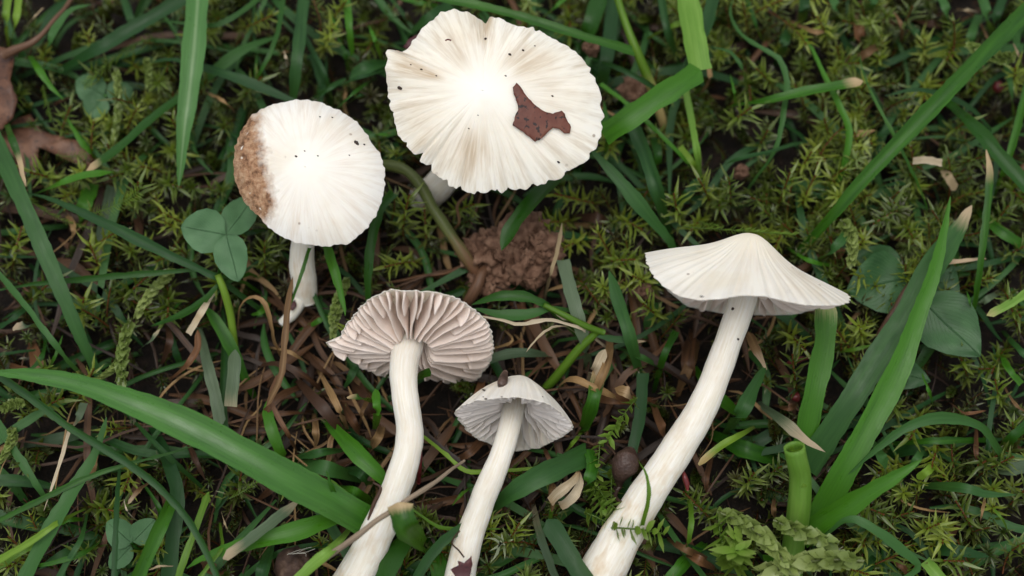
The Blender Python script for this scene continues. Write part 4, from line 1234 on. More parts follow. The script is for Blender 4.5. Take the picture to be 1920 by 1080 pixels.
# -- the long glossy arching blade and the turf beneath it
G_('S', 62, 19, [(-30, 698), (60, 704), (140, 718), (220, 745), (300, 776), (385, 815), (465, 858), (545, 902), (615, 938), (695, 985)], 'pc', zs=[17, 19, 20, 21, 21, 20.5, 19.5, 17.5, 14, 9], fold=.42, tw=-.12, tw2=0.1, rnd=0.7)
G_('B', 16, L4, [(-20, 690), (60, 746), (130, 800), (200, 842), (270, 888), (322, 935), (362, 985), (398, 1055), (420, 1110)], 'cc', fold=.5)
G_('G', 11, L3, [(-20, 985), (70, 940), (160, 897), (240, 870), (300, 855), (372, 834)], 'cp'); G_('B', 34, L3, [(200, 782), (178, 850), (132, 928), (90, 1000), (35, 1110)], 'pc', fold=.15)
G_('B', 17, L2, [(-20, 838), (50, 790), (110, 756), (170, 740)], 'cn'); G_('B', 28, L2, [(276, 780), (300, 830), (320, 880), (332, 930), (325, 1000), (312, 1110)], 'nc')
G_('G', 28, L3, [(335, 905), (318, 950), (292, 1005), (245, 1110)], 'nc'); G_('B', 15, L2, [(-10, 785), (30, 850), (75, 920), (98, 955)], 'cn')
G_('Y', 13, L3, [(391, 922), (372, 975), (345, 1050), (325, 1110)], 'rc'); G_('Y', 12, L3, [(-20, 1060), (50, 1020), (110, 980), (165, 952)], 'cn'); G_('Y', 9, L2, [(-20, 1075), (55, 1028), (110, 1000)], 'cn')
G_('B', 11, L3, [(165, 952), (152, 1010), (122, 1060), (95, 1110)], 'nc'); G_('G', 11, L3, [(48, 1064), (110, 1053), (165, 1033), (195, 1010)], 'pn'); G_('B', 20, L2, [(72, 1068), (125, 1035), (195, 1010)], 'pn')
G_('B', 12, L4, [(224, 875), (219, 960), (216, 1050), (214, 1110)], 'nc', zs=[8, 13, 14, 14]); G_('G', 36, L3, [(705, 955), (640, 968), (560, 995), (470, 1018), (385, 1045), (350, 1065)], 'np', fold=.35, zs=[7, 11, 13, 13, 12, 10])
G_('C', 26, L4, [(562, 938), (515, 976), (462, 1018), (418, 1048)], 'sr', dry=[.7, .1, .2, .9], zs=[13, 14, 14.5, 13]); G_('Y', 8, L3, [(412, 980), (416, 1025), (392, 1060), (360, 1100)], 'nc')
G_('W', 28, L4, [(665, 985), (625, 1030), (585, 1065), (540, 1110)], 'nc', fold=.4); G_('B', 26, L2, [(512, 1015), (498, 1060), (482, 1110)], 'nc')
G_('B', 11, L2, [(236, 775), (280, 820), (325, 865), (392, 925)], 'nn'); G_('G', 22, L2, [(500, 752), (508, 800), (528, 850), (548, 868)], 'sn')
G_('B', 17, L2, [(542, 862), (600, 850), (660, 842)], 'nn'); G_('B', 28, L2, [(545, 868), (610, 878), (680, 900)], 'nn'); G_('C', 24, L1, [(45, 836), (120, 822), (182, 804)], 'nn')
G_('C', 15, L2, [(158, 756), (146, 785), (132, 808)], 'cn', dry=[0, .2, 1]); G_('G', 10, L4, [(612, 882), (624, 918), (642, 955)], 'pn', zs=[17, 15, 9])
G_('B', 18, L1, [(-15, 870), (20, 905), (55, 950)], 'cn'); G_('G', 9, L1, [(90, 990), (130, 975), (170, 975)], 'nn')
G_('B', 12, L1, [(140, 1090), (160, 1040), (185, 1000)], 'cp'); G_('G', 10, L2, [(265, 900), (300, 960), (290, 1000)], 'pn')
# -- between the lying mushrooms
G_('G', 34, L3, [(615, 790), (660, 838), (700, 878), (735, 915)], 'nn', zs=[6, 11, 12, 10], fold=.4); G_('Y', 24, L3, [(620, 900), (650, 935), (690, 965)], 'pn')
G_('B', 22, L2, [(640, 880), (680, 888), (700, 925)], 'nn'); G_('G', 24, L2, [(630, 915), (665, 925), (705, 950)], 'nn')
cg = empty("cut_grass_leaf", at(785, 1030, 1), "short cut grass blade with frayed top in front of bent stem", "grass")
G_('G', 46, 20, [(748, 942), (752, 965), (760, 990), (782, 1014), (800, 1030)], 'rn', parent=cg, name="blade_half", zs=[21, 21, 20, 15, 9], fold=.55, tw=.15, dry=[1, .15, 0, 0, 0])
G_('G', 44, L3, [(775, 990), (745, 1030), (725, 1070), (712, 1110)], 'nc', zs=[8, 11, 12, 12]); G_('G', 36, L1, [(800, 1000), (820, 1050), (830, 1110)], 'nc')
G_('Y', 9, L2, [(780, 808), (828, 845), (868, 880), (912, 885), (1005, 878)], 'nn', zs=[6, 9, 9, 8, 7]); G_('G', 10, L4, [(896, 908), (868, 925), (848, 948)], 'np')
G_('B', 42, L3, [(928, 948), (965, 920), (1010, 893), (1055, 872), (1100, 850)], 'nc', zs=[9, 13, 14, 13, 11], fold=.3, tw=-.2); G_('G', 24, L3, [(1104, 842), (1112, 870), (1104, 905), (1100, 935)], 'cn')
G_('B', 20, L3, [(770, 1110), (798, 1055), (842, 1005), (895, 975), (940, 940)], 'cn'); G_('Y', 9, L3, [(772, 955), (815, 985), (850, 993), (948, 992)], 'np', zs=[14, 12, 10, 9])
G_('B', 36, L3, [(1026, 974), (1052, 1015), (1078, 1060), (1108, 1110)], 'rc', fold=.2); G_('C', 18, L2, [(1000, 945), (1012, 1000), (1045, 1090)], 'nc', dry=[.6, .2, 0])
G_('G', 26, L3, [(1122, 700), (1112, 750), (1095, 805), (1088, 818)], 'cn', dry=[.8, .2, 0, 0], fold=.4); G_('Y', 9, L2, [(1094, 806), (1075, 830), (1052, 856)], 'nn')
G_('B', 22, L2, [(1206, 700), (1200, 780), (1184, 850), (1170, 915), (1155, 990)], 'cn'); G_('C', 26, L3, [(1055, 488), (1068, 540), (1082, 590), (1098, 650), (1104, 690)], 'cn', fold=.2)
G_('B', 24, L3, [(1142, 508), (1160, 565), (1182, 635), (1205, 725)], 'sn'); G_('C', 26, L2, [(905, 680), (950, 667), (1000, 664), (1058, 672)], 'cn', fold=.3)
G_('G', 14, L3, [(1268, 622), (1245, 668), (1228, 728)], 'cn'); G_('G', 18, L4, [(704, 728), (708, 770), (702, 808)], 'sn'); G_('G', 14, L4, [(650, 745), (678, 746), (706, 758)], 'sn', dry=[.9, 0, 0])
G_('G', 16, L4, [(772, 712), (790, 702), (808, 697)], 'nr', zs=[10, 14, 16]); G_('Y', 9, L4, [(1196, 862), (1212, 892), (1216, 930), (1204, 985)], 'pc', zs=[16, 17.5, 17, 13])
G_('G', 10, L1, [(560, 620), (600, 600), (628, 580)], 'nn'); G_('B', 16, L1, [(690, 640), (660, 700), (640, 735)], 'nn')
# -- round the tall mushroom and the strap-leaved shoot
G_('B', 17, L3, [(1598, 425), (1562, 468), (1522, 496)], 'cn'); G_('G', 10, L2, [(1470, 460), (1520, 490), (1580, 500)], 'nn')
G_('B', 30, L3, [(1438, 680), (1412, 728), (1388, 775), (1362, 815)], 'pn', fold=.3); G_('Y', 15, L3, [(1310, 872), (1345, 842), (1385, 818), (1418, 800)], 'rn', dry=[1, .3, .1, .4])
G_('C', 25, L3, [(1420, 755), (1468, 790), (1510, 825), (1548, 848)], 'np', dry=[0, .3, .7, 1]); G_('G', 32, L1, [(1335, 815), (1400, 845), (1478, 865)], 'nn')
G_('B', 22, L4, [(1590, 890), (1650, 836), (1710, 796), (1772, 783), (1838, 800), (1876, 850)], 'pn', zs=[11, 14, 16, 16, 14, 8]); G_('G', 14, L2, [(1655, 832), (1760, 826), (1872, 825)], 'nn')
G_('B', 20, L3, [(1712, 910), (1800, 914), (1850, 926), (1905, 928)], 'np'); G_('B', 20, L3, [(1535, 1015), (1590, 974), (1640, 992), (1690, 1030), (1722, 1062), (1688, 1090)], 'pn', zs=[8, 13, 14, 13, 11, 8])
G_('B', 28, L2, [(1712, 1018), (1780, 1030), (1855, 1044)], 'np'); G_('C', 24, L2, [(1850, 885), (1890, 880), (1940, 872)], 'nc'); G_('G', 22, L2, [(1872, 845), (1900, 820), (1945, 780)], 'nc')
G_('B', 24, L3, [(1624, 812), (1648, 850), (1662, 876)], 'nr'); G_('Y', 16, L2, [(1720, 898), (1742, 880), (1768, 858)], 'rn'); G_('W', 22, L2, [(1735, 1052), (1760, 1080), (1785, 1110)], 'cc')
G_('W', 16, L3, [(1950, 530), (1905, 562), (1850, 592)], 'cr', dry=[0, 0, .6]); G_('Y', 8, L2, [(1556, 662), (1600, 655), (1652, 643)], 'np')
G_('C', 15, L2, [(1822, 580), (1850, 562), (1875, 548)], 'nn'); G_('G', 7, L2, [(1728, 700), (1742, 735), (1750, 765)], 'pn'); G_('B', 13, L1, [(1720, 470), (1790, 455), (1870, 465)], 'nn')
G_('G', 9, L3, [(1812, 545), (1820, 570), (1822, 600)], 'pn'); G_('B', 16, L2, [(1735, 830), (1720, 860), (1690, 900)], 'nn')
G_('G', 12, L2, [(1915, 720), (1890, 690), (1870, 650)], 'cn'); G_('B', 20, L1, [(1600, 1110), (1630, 1060), (1660, 1030)], 'cn'); G_('G', 26, L1, [(1240, 1110), (1280, 1060), (1320, 1020)], 'cn')
G_('B', 30, L1, [(1660, 855), (1720, 840), (1760, 860)], 'nn'); G_('B', 13, L2, [(1880, 620), (1912, 655), (1950, 690)], 'nc')
G_('Y', 7, L3, [(1860, 950), (1880, 975), (1895, 1010)], 'pn'); G_('G', 26, L2, [(1300, 690), (1340, 740), (1400, 790)], 'nn')
G_('B', 20, L1, [(1240, 560), (1220, 590), (1212, 640)], 'nn'); G_('B', 15, L2, [(1150, 650), (1200, 670), (1255, 700)], 'nn')
G_('Y', 11, L3, [(1286, 918), (1296, 960), (1292, 1010), (1280, 1050)], 'nn')

# ------------------------------------------------------------------ dry straws one can pick out
S_ = grass
S_('D', 9, L4, [(447, 612), (452, 575), (472, 558), (495, 568), (508, 610), (514, 640), (524, 662)], 'nn', zs=[4, 9, 13, 14, 12, 9, 5], fold=.6)
S_('D', 12, L4, [(549, 518), (540, 575), (534, 640), (527, 705), (510, 745), (500, 762)], 'sr', zs=[14, 15, 15, 15, 14.5, 13], fold=.5)
S_('R', 10, L3, [(522, 705), (508, 745), (520, 780), (540, 815), (558, 852)], 'cn')
S_('P', 13, L3, [(408, 538), (385, 575), (368, 602), (354, 626)], 'nc', dry=[0, 0, .5, 0])
S_('R', 15, L3, [(370, 618), (374, 650), (352, 688), (318, 716)], 'sn', fold=.8); S_('P', 8, L3, [(132, 802), (116, 858), (96, 918), (82, 958)], 'cp')
S_('D', 15, L2, [(1570, 258), (1605, 252), (1642, 244)], 'np', dry=[.5, .2, 0]); S_('P', 15, L3, [(1712, 302), (1736, 300), (1766, 306)], 'cc'); S_('P', 17, L2, [(1768, 315), (1778, 332), (1792, 356)], 'sr')
S_('R', 20, L2, [(1600, 20), (1610, 60), (1606, 105)], 'nn', fold=.8); S_('R', 18, L1, [(1628, 32), (1660, 40), (1690, 48)], 'nn', fold=.6); S_('R', 24, L1, [(1705, 40), (1745, 48), (1782, 55)], 'nn', fold=.5)
S_('D', 15, L3, [(1612, 108), (1632, 94), (1650, 88)], 'cn', fold=.7); S_('D', 10, L3, [(1675, 20), (1690, 50), (1688, 85)], 'pn'); S_('P', 10, L2, [(1788, 22), (1812, 18), (1838, 24)], 'nn')
S_('D', 12, L3, [(1692, 502), (1740, 497), (1800, 490), (1848, 484)], 'np', dry=[0, .3, .8, 1], fold=.5)
S_('D', 17, L3, [(1402, 622), (1412, 645), (1424, 668), (1438, 694)], 'rp', dry=[0, .1, .5, .7]); S_('P', 8, L4, [(885, 590), (940, 600), (975, 608), (1030, 600), (1092, 616)], 'pn', zs=[12, 13, 14, 14, 12])
S_('P', 6, L4, [(985, 662), (1010, 632), (1035, 614), (1062, 612)], 'pn', zs=[14, 15, 15, 12]); S_('P', 8, L3, [(1054, 418), (1046, 465), (1032, 515), (1022, 558)], 'sn', dry=[0, .3, 0])
S_('D', 19, L3, [(1145, 625), (1140, 680), (1120, 730), (1108, 770)], 'nn', fold=.6); S_('P', 18, L3, [(1135, 655), (1118, 690), (1100, 728)], 'sn', fold=.5); S_('D', 15, L3, [(1040, 735), (1070, 712), (1110, 726), (1150, 745), (1180, 758)], 'nn', fold=.6)
S_('R', 20, L2, [(1095, 745), (1150, 748), (1230, 752)], 'nn'); S_('R', 22, L3, [(1222, 752), (1238, 800), (1258, 850)], 'nn', fold=.3); S_('D', 20, L3, [(1152, 728), (1180, 738), (1190, 765)], 'sn', dry=[.2, .5, 0])
S_('R', 22, L3, [(560, 715), (605, 765), (650, 820)], 'nn', zs=[5, 10, 6]); S_('D', 13, L3, [(595, 690), (632, 760), (655, 815)], 'nn'); S_('R', 12, L2, [(470, 690), (520, 682), (570, 705), (620, 745)], 'nn')
S_('R', 12, L2, [(470, 780), (530, 775), (590, 770)], 'nn'); S_('D', 15, L2, [(588, 775), (592, 810), (590, 850)], 'nn'); S_('R', 18, L2, [(640, 745), (660, 790), (690, 830)], 'nn')
S_('R', 14, L2, [(480, 800), (500, 770), (530, 740), (580, 720)], 'nn'); S_('R', 26, L1, [(655, 700), (690, 760), (710, 800)], 'nn'); S_('D', 18, L2, [(690, 850), (708, 820), (720, 790)], 'nn')
S_('D', 9, L2, [(705, 720), (680, 770), (675, 800)], 'nn'); S_('R', 18, L1, [(250, 380), (262, 440), (250, 480)], 'nn'); S_('R', 24, L1, [(60, 640), (70, 690), (60, 720)], 'nn', fold=.4)
S_('R', 16, L1, [(10, 680), (60, 700), (120, 708)], 'nn'); S_('D', 12, L2, [(120, 395), (140, 430), (128, 470)], 'nn', fold=.7); S_('R', 14, L2, [(300, 690), (318, 640), (310, 600)], 'nn')
S_('D', 14, L2, [(170, 910), (175, 870), (182, 840)], 'nn'); S_('R', 18, L1, [(340, 820), (380, 830), (400, 870)], 'nn'); S_('R', 12, L2, [(350, 820), (365, 860), (385, 900)], 'np')
S_('D', 8, L3, [(240, 945), (262, 918), (292, 898)], 'sn', dry=[1, 0, 0]); S_('P', 4, L3, [(232, 935), (240, 960), (268, 985)], 'pn'); S_('P', 4, L3, [(415, 960), (425, 990), (442, 1012)], 'pn')
S_('P', 5, L3, [(275, 1070), (300, 1062), (325, 1062)], 'pp'); S_('R', 24, L2, [(380, 1050), (400, 1070), (430, 1075)], 'nn', dry=[.4, .1, 0]); S_('R', 15, L1, [(480, 940), (510, 915), (520, 900)], 'nn')
S_('D', 14, L2, [(1250, 1010), (1285, 1030), (1330, 1050)], 'nn'); S_('R', 18, L2, [(1275, 1030), (1310, 1050), (1345, 1070)], 'nn'); S_('R', 9, L2, [(1390, 1000), (1350, 1010), (1340, 1005)], 'nn')
S_('D', 10, L2, [(1452, 930), (1450, 955), (1455, 985)], 'nn', dry=[.2, .1, 0]); S_('R', 13, L2, [(1450, 760), (1480, 765), (1500, 755)], 'nn'); S_('R', 26, L1, [(1300, 620), (1290, 680), (1300, 730)], 'nn')
S_('D', 20, L1, [(1310, 640), (1290, 690), (1270, 740)], 'nn'); S_('R', 12, L2, [(960, 870), (985, 900), (975, 850)], 'nn'); S_('R', 9, L2, [(1015, 835), (1030, 860), (1038, 885)], 'nn')
S_('R', 16, L1, [(925, 800), (880, 850), (850, 860)], 'nn'); S_('R', 20, L1, [(905, 705), (900, 740), (880, 780)], 'nn', fold=.6); S_('R', 7, L2, [(990, 660), (980, 640), (940, 655)], 'nn')
S_('D', 6, L2, [(935, 610), (960, 640), (900, 660)], 'nn'); S_('P', 3, L3, [(1036, 585), (1060, 600), (1085, 598)], 'pp'); S_('D', 7, L3, [(380, 170), (420, 190), (445, 215)], 'nn')
S_('D', 10, L2, [(520, 105), (535, 95), (545, 100)], 'nn'); S_('P', 6, L3, [(532, 95), (537, 112), (540, 128)], 'pn'); S_('P', 7, L3, [(40, 60), (60, 35), (80, 15)], 'nc')
S_('R', 20, L1, [(1075, 405), (1120, 410), (1160, 420)], 'nn'); S_('D', 8, L2, [(1880, 720), (1905, 760), (1940, 780)], 'nn'); S_('R', 12, L2, [(1780, 755), (1810, 775), (1850, 770)], 'np')
S_('D', 6, L2, [(1850, 910), (1842, 960), (1835, 990)], 'nn'); S_('R', 10, L2, [(1830, 800), (1830, 850), (1835, 880)], 'nn'); S_('R', 14, L1, [(1660, 1040), (1690, 1060), (1710, 1085)], 'nn')
S_('D', 10, L2, [(855, 668), (880, 640), (905, 620)], 'nn'); S_('R', 11, L2, [(1340, 830), (1325, 900), (1330, 940)], 'nn'); S_('P', 7, L3, [(1900, 80), (1910, 105), (1922, 135)], 'pn')
S_('R', 14, L1, [(560, 640), (600, 690), (640, 710)], 'nn'); S_('D', 8, L2, [(500, 650), (545, 660), (590, 690)], 'nn'); S_('R', 10, L1, [(420, 840), (400, 800), (395, 760)], 'nn')
S_('D', 10, L3, [(1480, 40), (1530, 60), (1560, 50)], 'nn'); S_('R', 12, L1, [(1690, 240), (1710, 280), (1700, 320)], 'nn'); S_('R', 10, L1, [(1560, 520), (1600, 470), (1620, 430)], 'nn')
S_('R', 22, L1, [(1590, 440), (1575, 470), (1560, 500)], 'nn'); S_('D', 9, L3, [(1290, 100), (1325, 118), (1330, 150), (1315, 175)], 'pn')

# ------------------------------------------------------------------ labels that single blades out
LAND = [("beside the scaly edged cap", 580, 325), ("beside the widest cap", 930, 190), ("next to the gills up mushroom", 768, 630), ("next to the smallest mushroom", 960, 800),
        ("by the tallest mushroom's cap", 1400, 520), ("by the tallest mushroom's stem", 1250, 880), ("by the soil clod", 970, 470), ("by the three leaflet clover", 415, 440),
        ("by the low clover", 248, 1010), ("by the brown lobed leaf", 70, 220), ("by the strap leaved shoot", 1500, 930), ("by the broad rounded leaves", 1720, 590),
        ("by the shrivelled dark bud", 1170, 870), ("by the papery husk", 1065, 920), ("by the curled straw loop", 490, 640), ("by the long diagonal blade", 1720, 230),
        ("by the brown tipped blade", 1500, 180), ("by the bent pale blade", 1270, 140), ("under the long glossy blade", 400, 830), ("by the ribbed wide blade", 350, 180),
        ("by the bent white stem", 740, 920), ("by the round nut", 552, 1055), ("by the arched bluish blade", 1770, 800), ("by the plump pale moss", 1520, 1030), ("by the dry tipped upright blade", 1850, 420)]
def two_lands(x, y):
    a, b = sorted(LAND, key=lambda q: (q[1] - x) ** 2 + (q[2] - y) ** 2)[:2]
    strip = lambda s: s[s.index("the "):]
    return "between " + strip(a[0]) + " and " + strip(b[0])


CW = {'G': "green", 'B': "bluish green", 'C': "dull grey green", 'Y': "yellow green", 'W': "pale green", 'M': "ribbed green", 'S': "glossy green", 'D': "tan", 'R': "reddish brown", 'P': "pale"}
LABS = []
SPECIAL = {0: "wide ribbed grass blade with pale midrib hanging from above near scaly cap", }
for k, (o, cls, w, px, hasdry) in enumerate(BLADES):
    c = px[len(px) // 2]
    land = min(LAND, key=lambda q: (q[1] - c[0]) ** 2 + (q[2] - c[1]) ** 2)[0]
    straw = o.name.startswith("dry_straw")
    size = "thin" if w < 10 else ("narrow" if w < 17 else ("broad" if w > 26 else "flat"))
    d = px[-1] - px[0]
    ln = np.linalg.norm(np.diff(px, axis=0), axis=1).sum()
    bend = "curved" if np.linalg.norm(d) < 0.9 * ln else "straight"
    hue = CW[cls] + (" dry tipped" if hasdry and not straw else "")
    kindw = "dry straw" if straw else "grass blade"
    lg = "long" if ln > 260 else ("short" if ln < 110 else "")
    lab = " ".join(f"{lg} {size} {bend} {hue} {kindw} {land}".split())
    if w == 62: lab = "longest broad glossy green blade arching down to the bent white stem"
    if w == 42 and cls == 'M': lab = SPECIAL[0]
    if w == 30 and len(px) == 8: lab = "long folded green blade running diagonally down to the tallest mushroom's cap"
    if w == 24 and len(px) == 5 and hasdry: lab = "green blade with brown withered tip lying across mossy turf"
    LABS.append((o, lab, c, kindw))
    tag(o, lab, "straw" if straw else "grass", "dry straws in the turf" if straw else "grass blades in the turf")

cnt_ = {}
for o, lab, c, kw in LABS:
    cnt_[lab] = cnt_.get(lab, 0) + 1
for o, lab, c, kw in LABS:
    if cnt_[lab] > 1:
        new = lab[:lab.index(kw) + len(kw)] + " " + two_lands(*c)
        if len(new.split()) > 16:
            new = " ".join(new.split()[-16:])
        o["label"] = new

# ------------------------------------------------------------------ moss
def moss_arr(kind, L, seed):
    """A shoot growing along +z from the origin, lengths in mm. Returns verts, tris+quads as triangles, attribute."""
    g = np.random.default_rng(seed)
    V, F, A = [], [], []
    n = 8
    bend = g.uniform(0.1, 0.4) * L
    ba = g.uniform(0, 6.28)
    t = np.linspace(0, 1, n)
    path = np.column_stack([bend * np.cos(ba) * t ** 2, bend * np.sin(ba) * t ** 2, L * t * (1 - 0.12 * t)])
    T = frame_along(path)
    rs = {'star': 0.13, 'plump': 0.22, 'thread': 0.11, 'feather': 0.09}[kind]
    for i in range(n):
        for j in range(3):
            a = 2.094 * j
            V.append(path[i] + rs * np.array([math.cos(a), math.sin(a), 0])); A.append((0, 0, 0))
    for i in range(n - 1):
        for j in range(3):
            a, b = i * 3 + j, i * 3 + (j + 1) % 3
            F += [(a, b, b + 3), (a, b + 3, a + 3)]
    cnt = {'star': int(L * 4.0), 'plump': int(L * 4.2), 'thread': int(L * 2.3), 'feather': int(L * 4.0)}[kind]
    for k in range(cnt):
        s = (k + g.uniform(0, 0.6)) / cnt
        s = s ** 0.85 if kind == 'star' else s
        s = min(s, 0.995)
        i = s * (n - 1); i0 = min(int(i), n - 2); f = i - i0
        p = path[i0] * (1 - f) + path[i0 + 1] * f
        tz = T[i0]
        az = k * 2.39996 + g.uniform(-.3, .3)
        if kind == 'feather':
            az = (k % 2) * math.pi + g.uniform(-.5, .5) + ba
        x = nrm(np.cross(tz, [0.31, 0.7, 0.2])); y = np.cross(tz, x)
        rad = math.cos(az) * x + math.sin(az) * y
        side = np.cross(tz, rad)
        if kind == 'star':
            ll, wd = g.uniform(1.5, 2.7) * (1.0 - 0.35 * abs(s - 0.75)), 0.165
            e0, e1 = 0.7, (0.25 if s < 0.9 else 0.9) + g.uniform(-.35, .25)
        elif kind == 'plump':
            ll, wd = g.uniform(1.5, 2.1) * (1 - 0.5 * max(0, s - .6)), 0.72
            e0, e1 = 0.92, 1.25 + g.uniform(-.2, .2)
        elif kind == 'thread':
            ll, wd = g.uniform(1.2, 2.2), 0.5
            e0, e1 = 0.5, 0.35 + g.uniform(-.3, .3)
        else:
            ll, wd = g.uniform(1.0, 1.6), 0.2
            e0, e1 = 0.55, 0.45 + g.uniform(-.2, .3)
        d0 = math.cos(e0) * rad + math.sin(e0) * tz
        d1 = math.cos(e1) * rad + math.sin(e1) * tz
        nn = nrm(np.cross(side, d0))
        w = wd * ll
        m_ = p + d0 * ll * 0.42
        q_ = m_ + d1 * ll * 0.30
        tp = m_ + d1 * ll * 0.62 - (nn * 0.12 * ll if kind == 'star' else 0)
        cup = 0.28 * w if kind == 'plump' else 0.15 * w
        tq = 0.36 if kind in ('plump', 'thread') else 0.26
        b = len(V)
        V += [p - side * w * .3, p + side * w * .3, m_ - side * w * .5 - nn * cup * -1, m_ + side * w * .5 - nn * cup * -1, m_ - nn * cup * .6, q_ - side * w * tq, q_ + side * w * tq, tp]
        sv = 0.2 + 0.8 * s
        A += [(sv, 0, 0), (sv, 0, 0), (sv, .4, 0), (sv, .4, 0), (sv, .3, 0), (sv, .7, 0), (sv, .7, 0), (sv, 1, 0)]
        F += [(b, b + 1, b + 4), (b, b + 4, b + 2), (b + 1, b + 3, b + 4), (b + 2, b + 4, b + 5), (b + 4, b + 6, b + 5), (b + 4, b + 3, b + 6), (b + 5, b + 6, b + 7)]
    return np.array(V) * MM, np.array(F), np.array(A)


KINDM = {'star': 'moss', 'plump': 'moss_pale', 'thread': 'moss_thread', 'feather': 'moss_thread'}
PROTO = {}
for kd in KINDM:
    PROTO[kd] = []
    for s in range(6):
        L = {'star': 9 + s, 'plump': 9 + 1.5 * s, 'thread': 10 + 2 * s, 'feather': 10 + 2 * s}[kd]
        V, F, A = moss_arr(kd, L, 100 + s + 17 * len(PROTO))
        PROTO[kd].append((mesh_of("moss_shoot", V, F, M[KINDM[kd]], {"mc": A}), L))


def moss_at(kind, base, tip, zb, zt, thick=1.0, lab=None, name="moss_shoot", group="moss shoots standing clear of the carpet"):
    """A shoot from a photo pixel to another with heights; its length follows."""
    a, b = at(*base, zb), at(*tip, zt)
    L = np.linalg.norm(b - a)
    me, L0 = min(PROTO[kind], key=lambda q: abs(q[1] * MM * thick - L) + rng.uniform(0, 0.002))
    o = link(name, me)
    k = L / (L0 * MM * 0.9)
    o.location = a
    q = Vector(b - a).to_track_quat('Z', 'Y')
    from mathutils import Quaternion
    o.rotation_mode = 'QUATERNION'
    o.rotation_quaternion = q @ Quaternion((0, 0, 1), rng.uniform(0, 6.28))
    s = thick
    o.scale = (s, s, k)
    tag(o, lab, "moss", group)
    return o


STAR_LAB = "star tipped moss "
stars = [(65, 85), (252, 398), (605, 42), (702, 232), (250, 300), (40, 150), (1100, 378), (1440, 340), (1470, 372), (1692, 388), (1392, 420), (1650, 350), (1880, 482), (1897, 548), (1690, 790), (1740, 772), (1702, 928), (1710, 1008),
         (1872, 762), (1350, 372), (1512, 255), (1800, 292), (1560, 275), (1232, 332), (1190, 355), (1460, 152), (1400, 132), (1880, 335), (1620, 300), (1750, 132), (1795, 55), (1650, 1010), (1782, 880), (1602, 930), (1632, 62), (1340, 335), (1420, 300),
         (1376, 392), (1310, 385), (1268, 420), (1780, 430), (1850, 420), (1660, 440), (1560, 340), (1500, 330), (1530, 395), (1470, 415), (1905, 600), (1870, 640), (1820, 700), (1890, 690), (1750, 820), (1690, 850), (1850, 870), (1900, 830),
         (1780, 960), (1840, 990), (1900, 940), (1740, 1050), (1830, 1070), (1660, 960), (150, 620), (170, 470), (20, 480), (100, 250), (270, 200), (290, 330), (460, 60), (620, 110), (710, 60), (790, 25), (1065, 420), (1100, 440), (1160, 400), (1210, 480),
         (1340, 80), (1360, 240), (1430, 40), (1560, 110), (1570, 70), (1690, 60), (1720, 120), (1860, 120), (1900, 180), (1620, 220), (1680, 300), (1770, 260), (150, 745), (60, 760), (170, 935), (260, 860), (20, 930), (450, 930), (330, 1000), (600, 400), (700, 600),
         (840, 400), (800, 440), (740, 420), (770, 470), (1090, 520), (1130, 480), (1250, 600), (1240, 530), (1460, 620), (1480, 720), (1420, 900), (1380, 930), (1330, 970), (990, 1050), (950, 1030), (590, 900), (440, 180), (420, 60), (330, 90), (120, 330), (60, 560),
         (230, 560), (330, 540), (480, 500), (630, 430), (1900, 30), (1840, 160), (1590, 20), (1480, 10), (1060, 10)]
for k, (x, y) in enumerate(stars):
    zt = rng.uniform(7.5, 12)
    land = two_lands(x, y)
    moss_at('star', (x + rng.uniform(-25, 25), y + rng.uniform(-15, 35)), (x, y), rng.uniform(0, 2), zt, rng.uniform(1.15, 1.5), STAR_LAB + land)
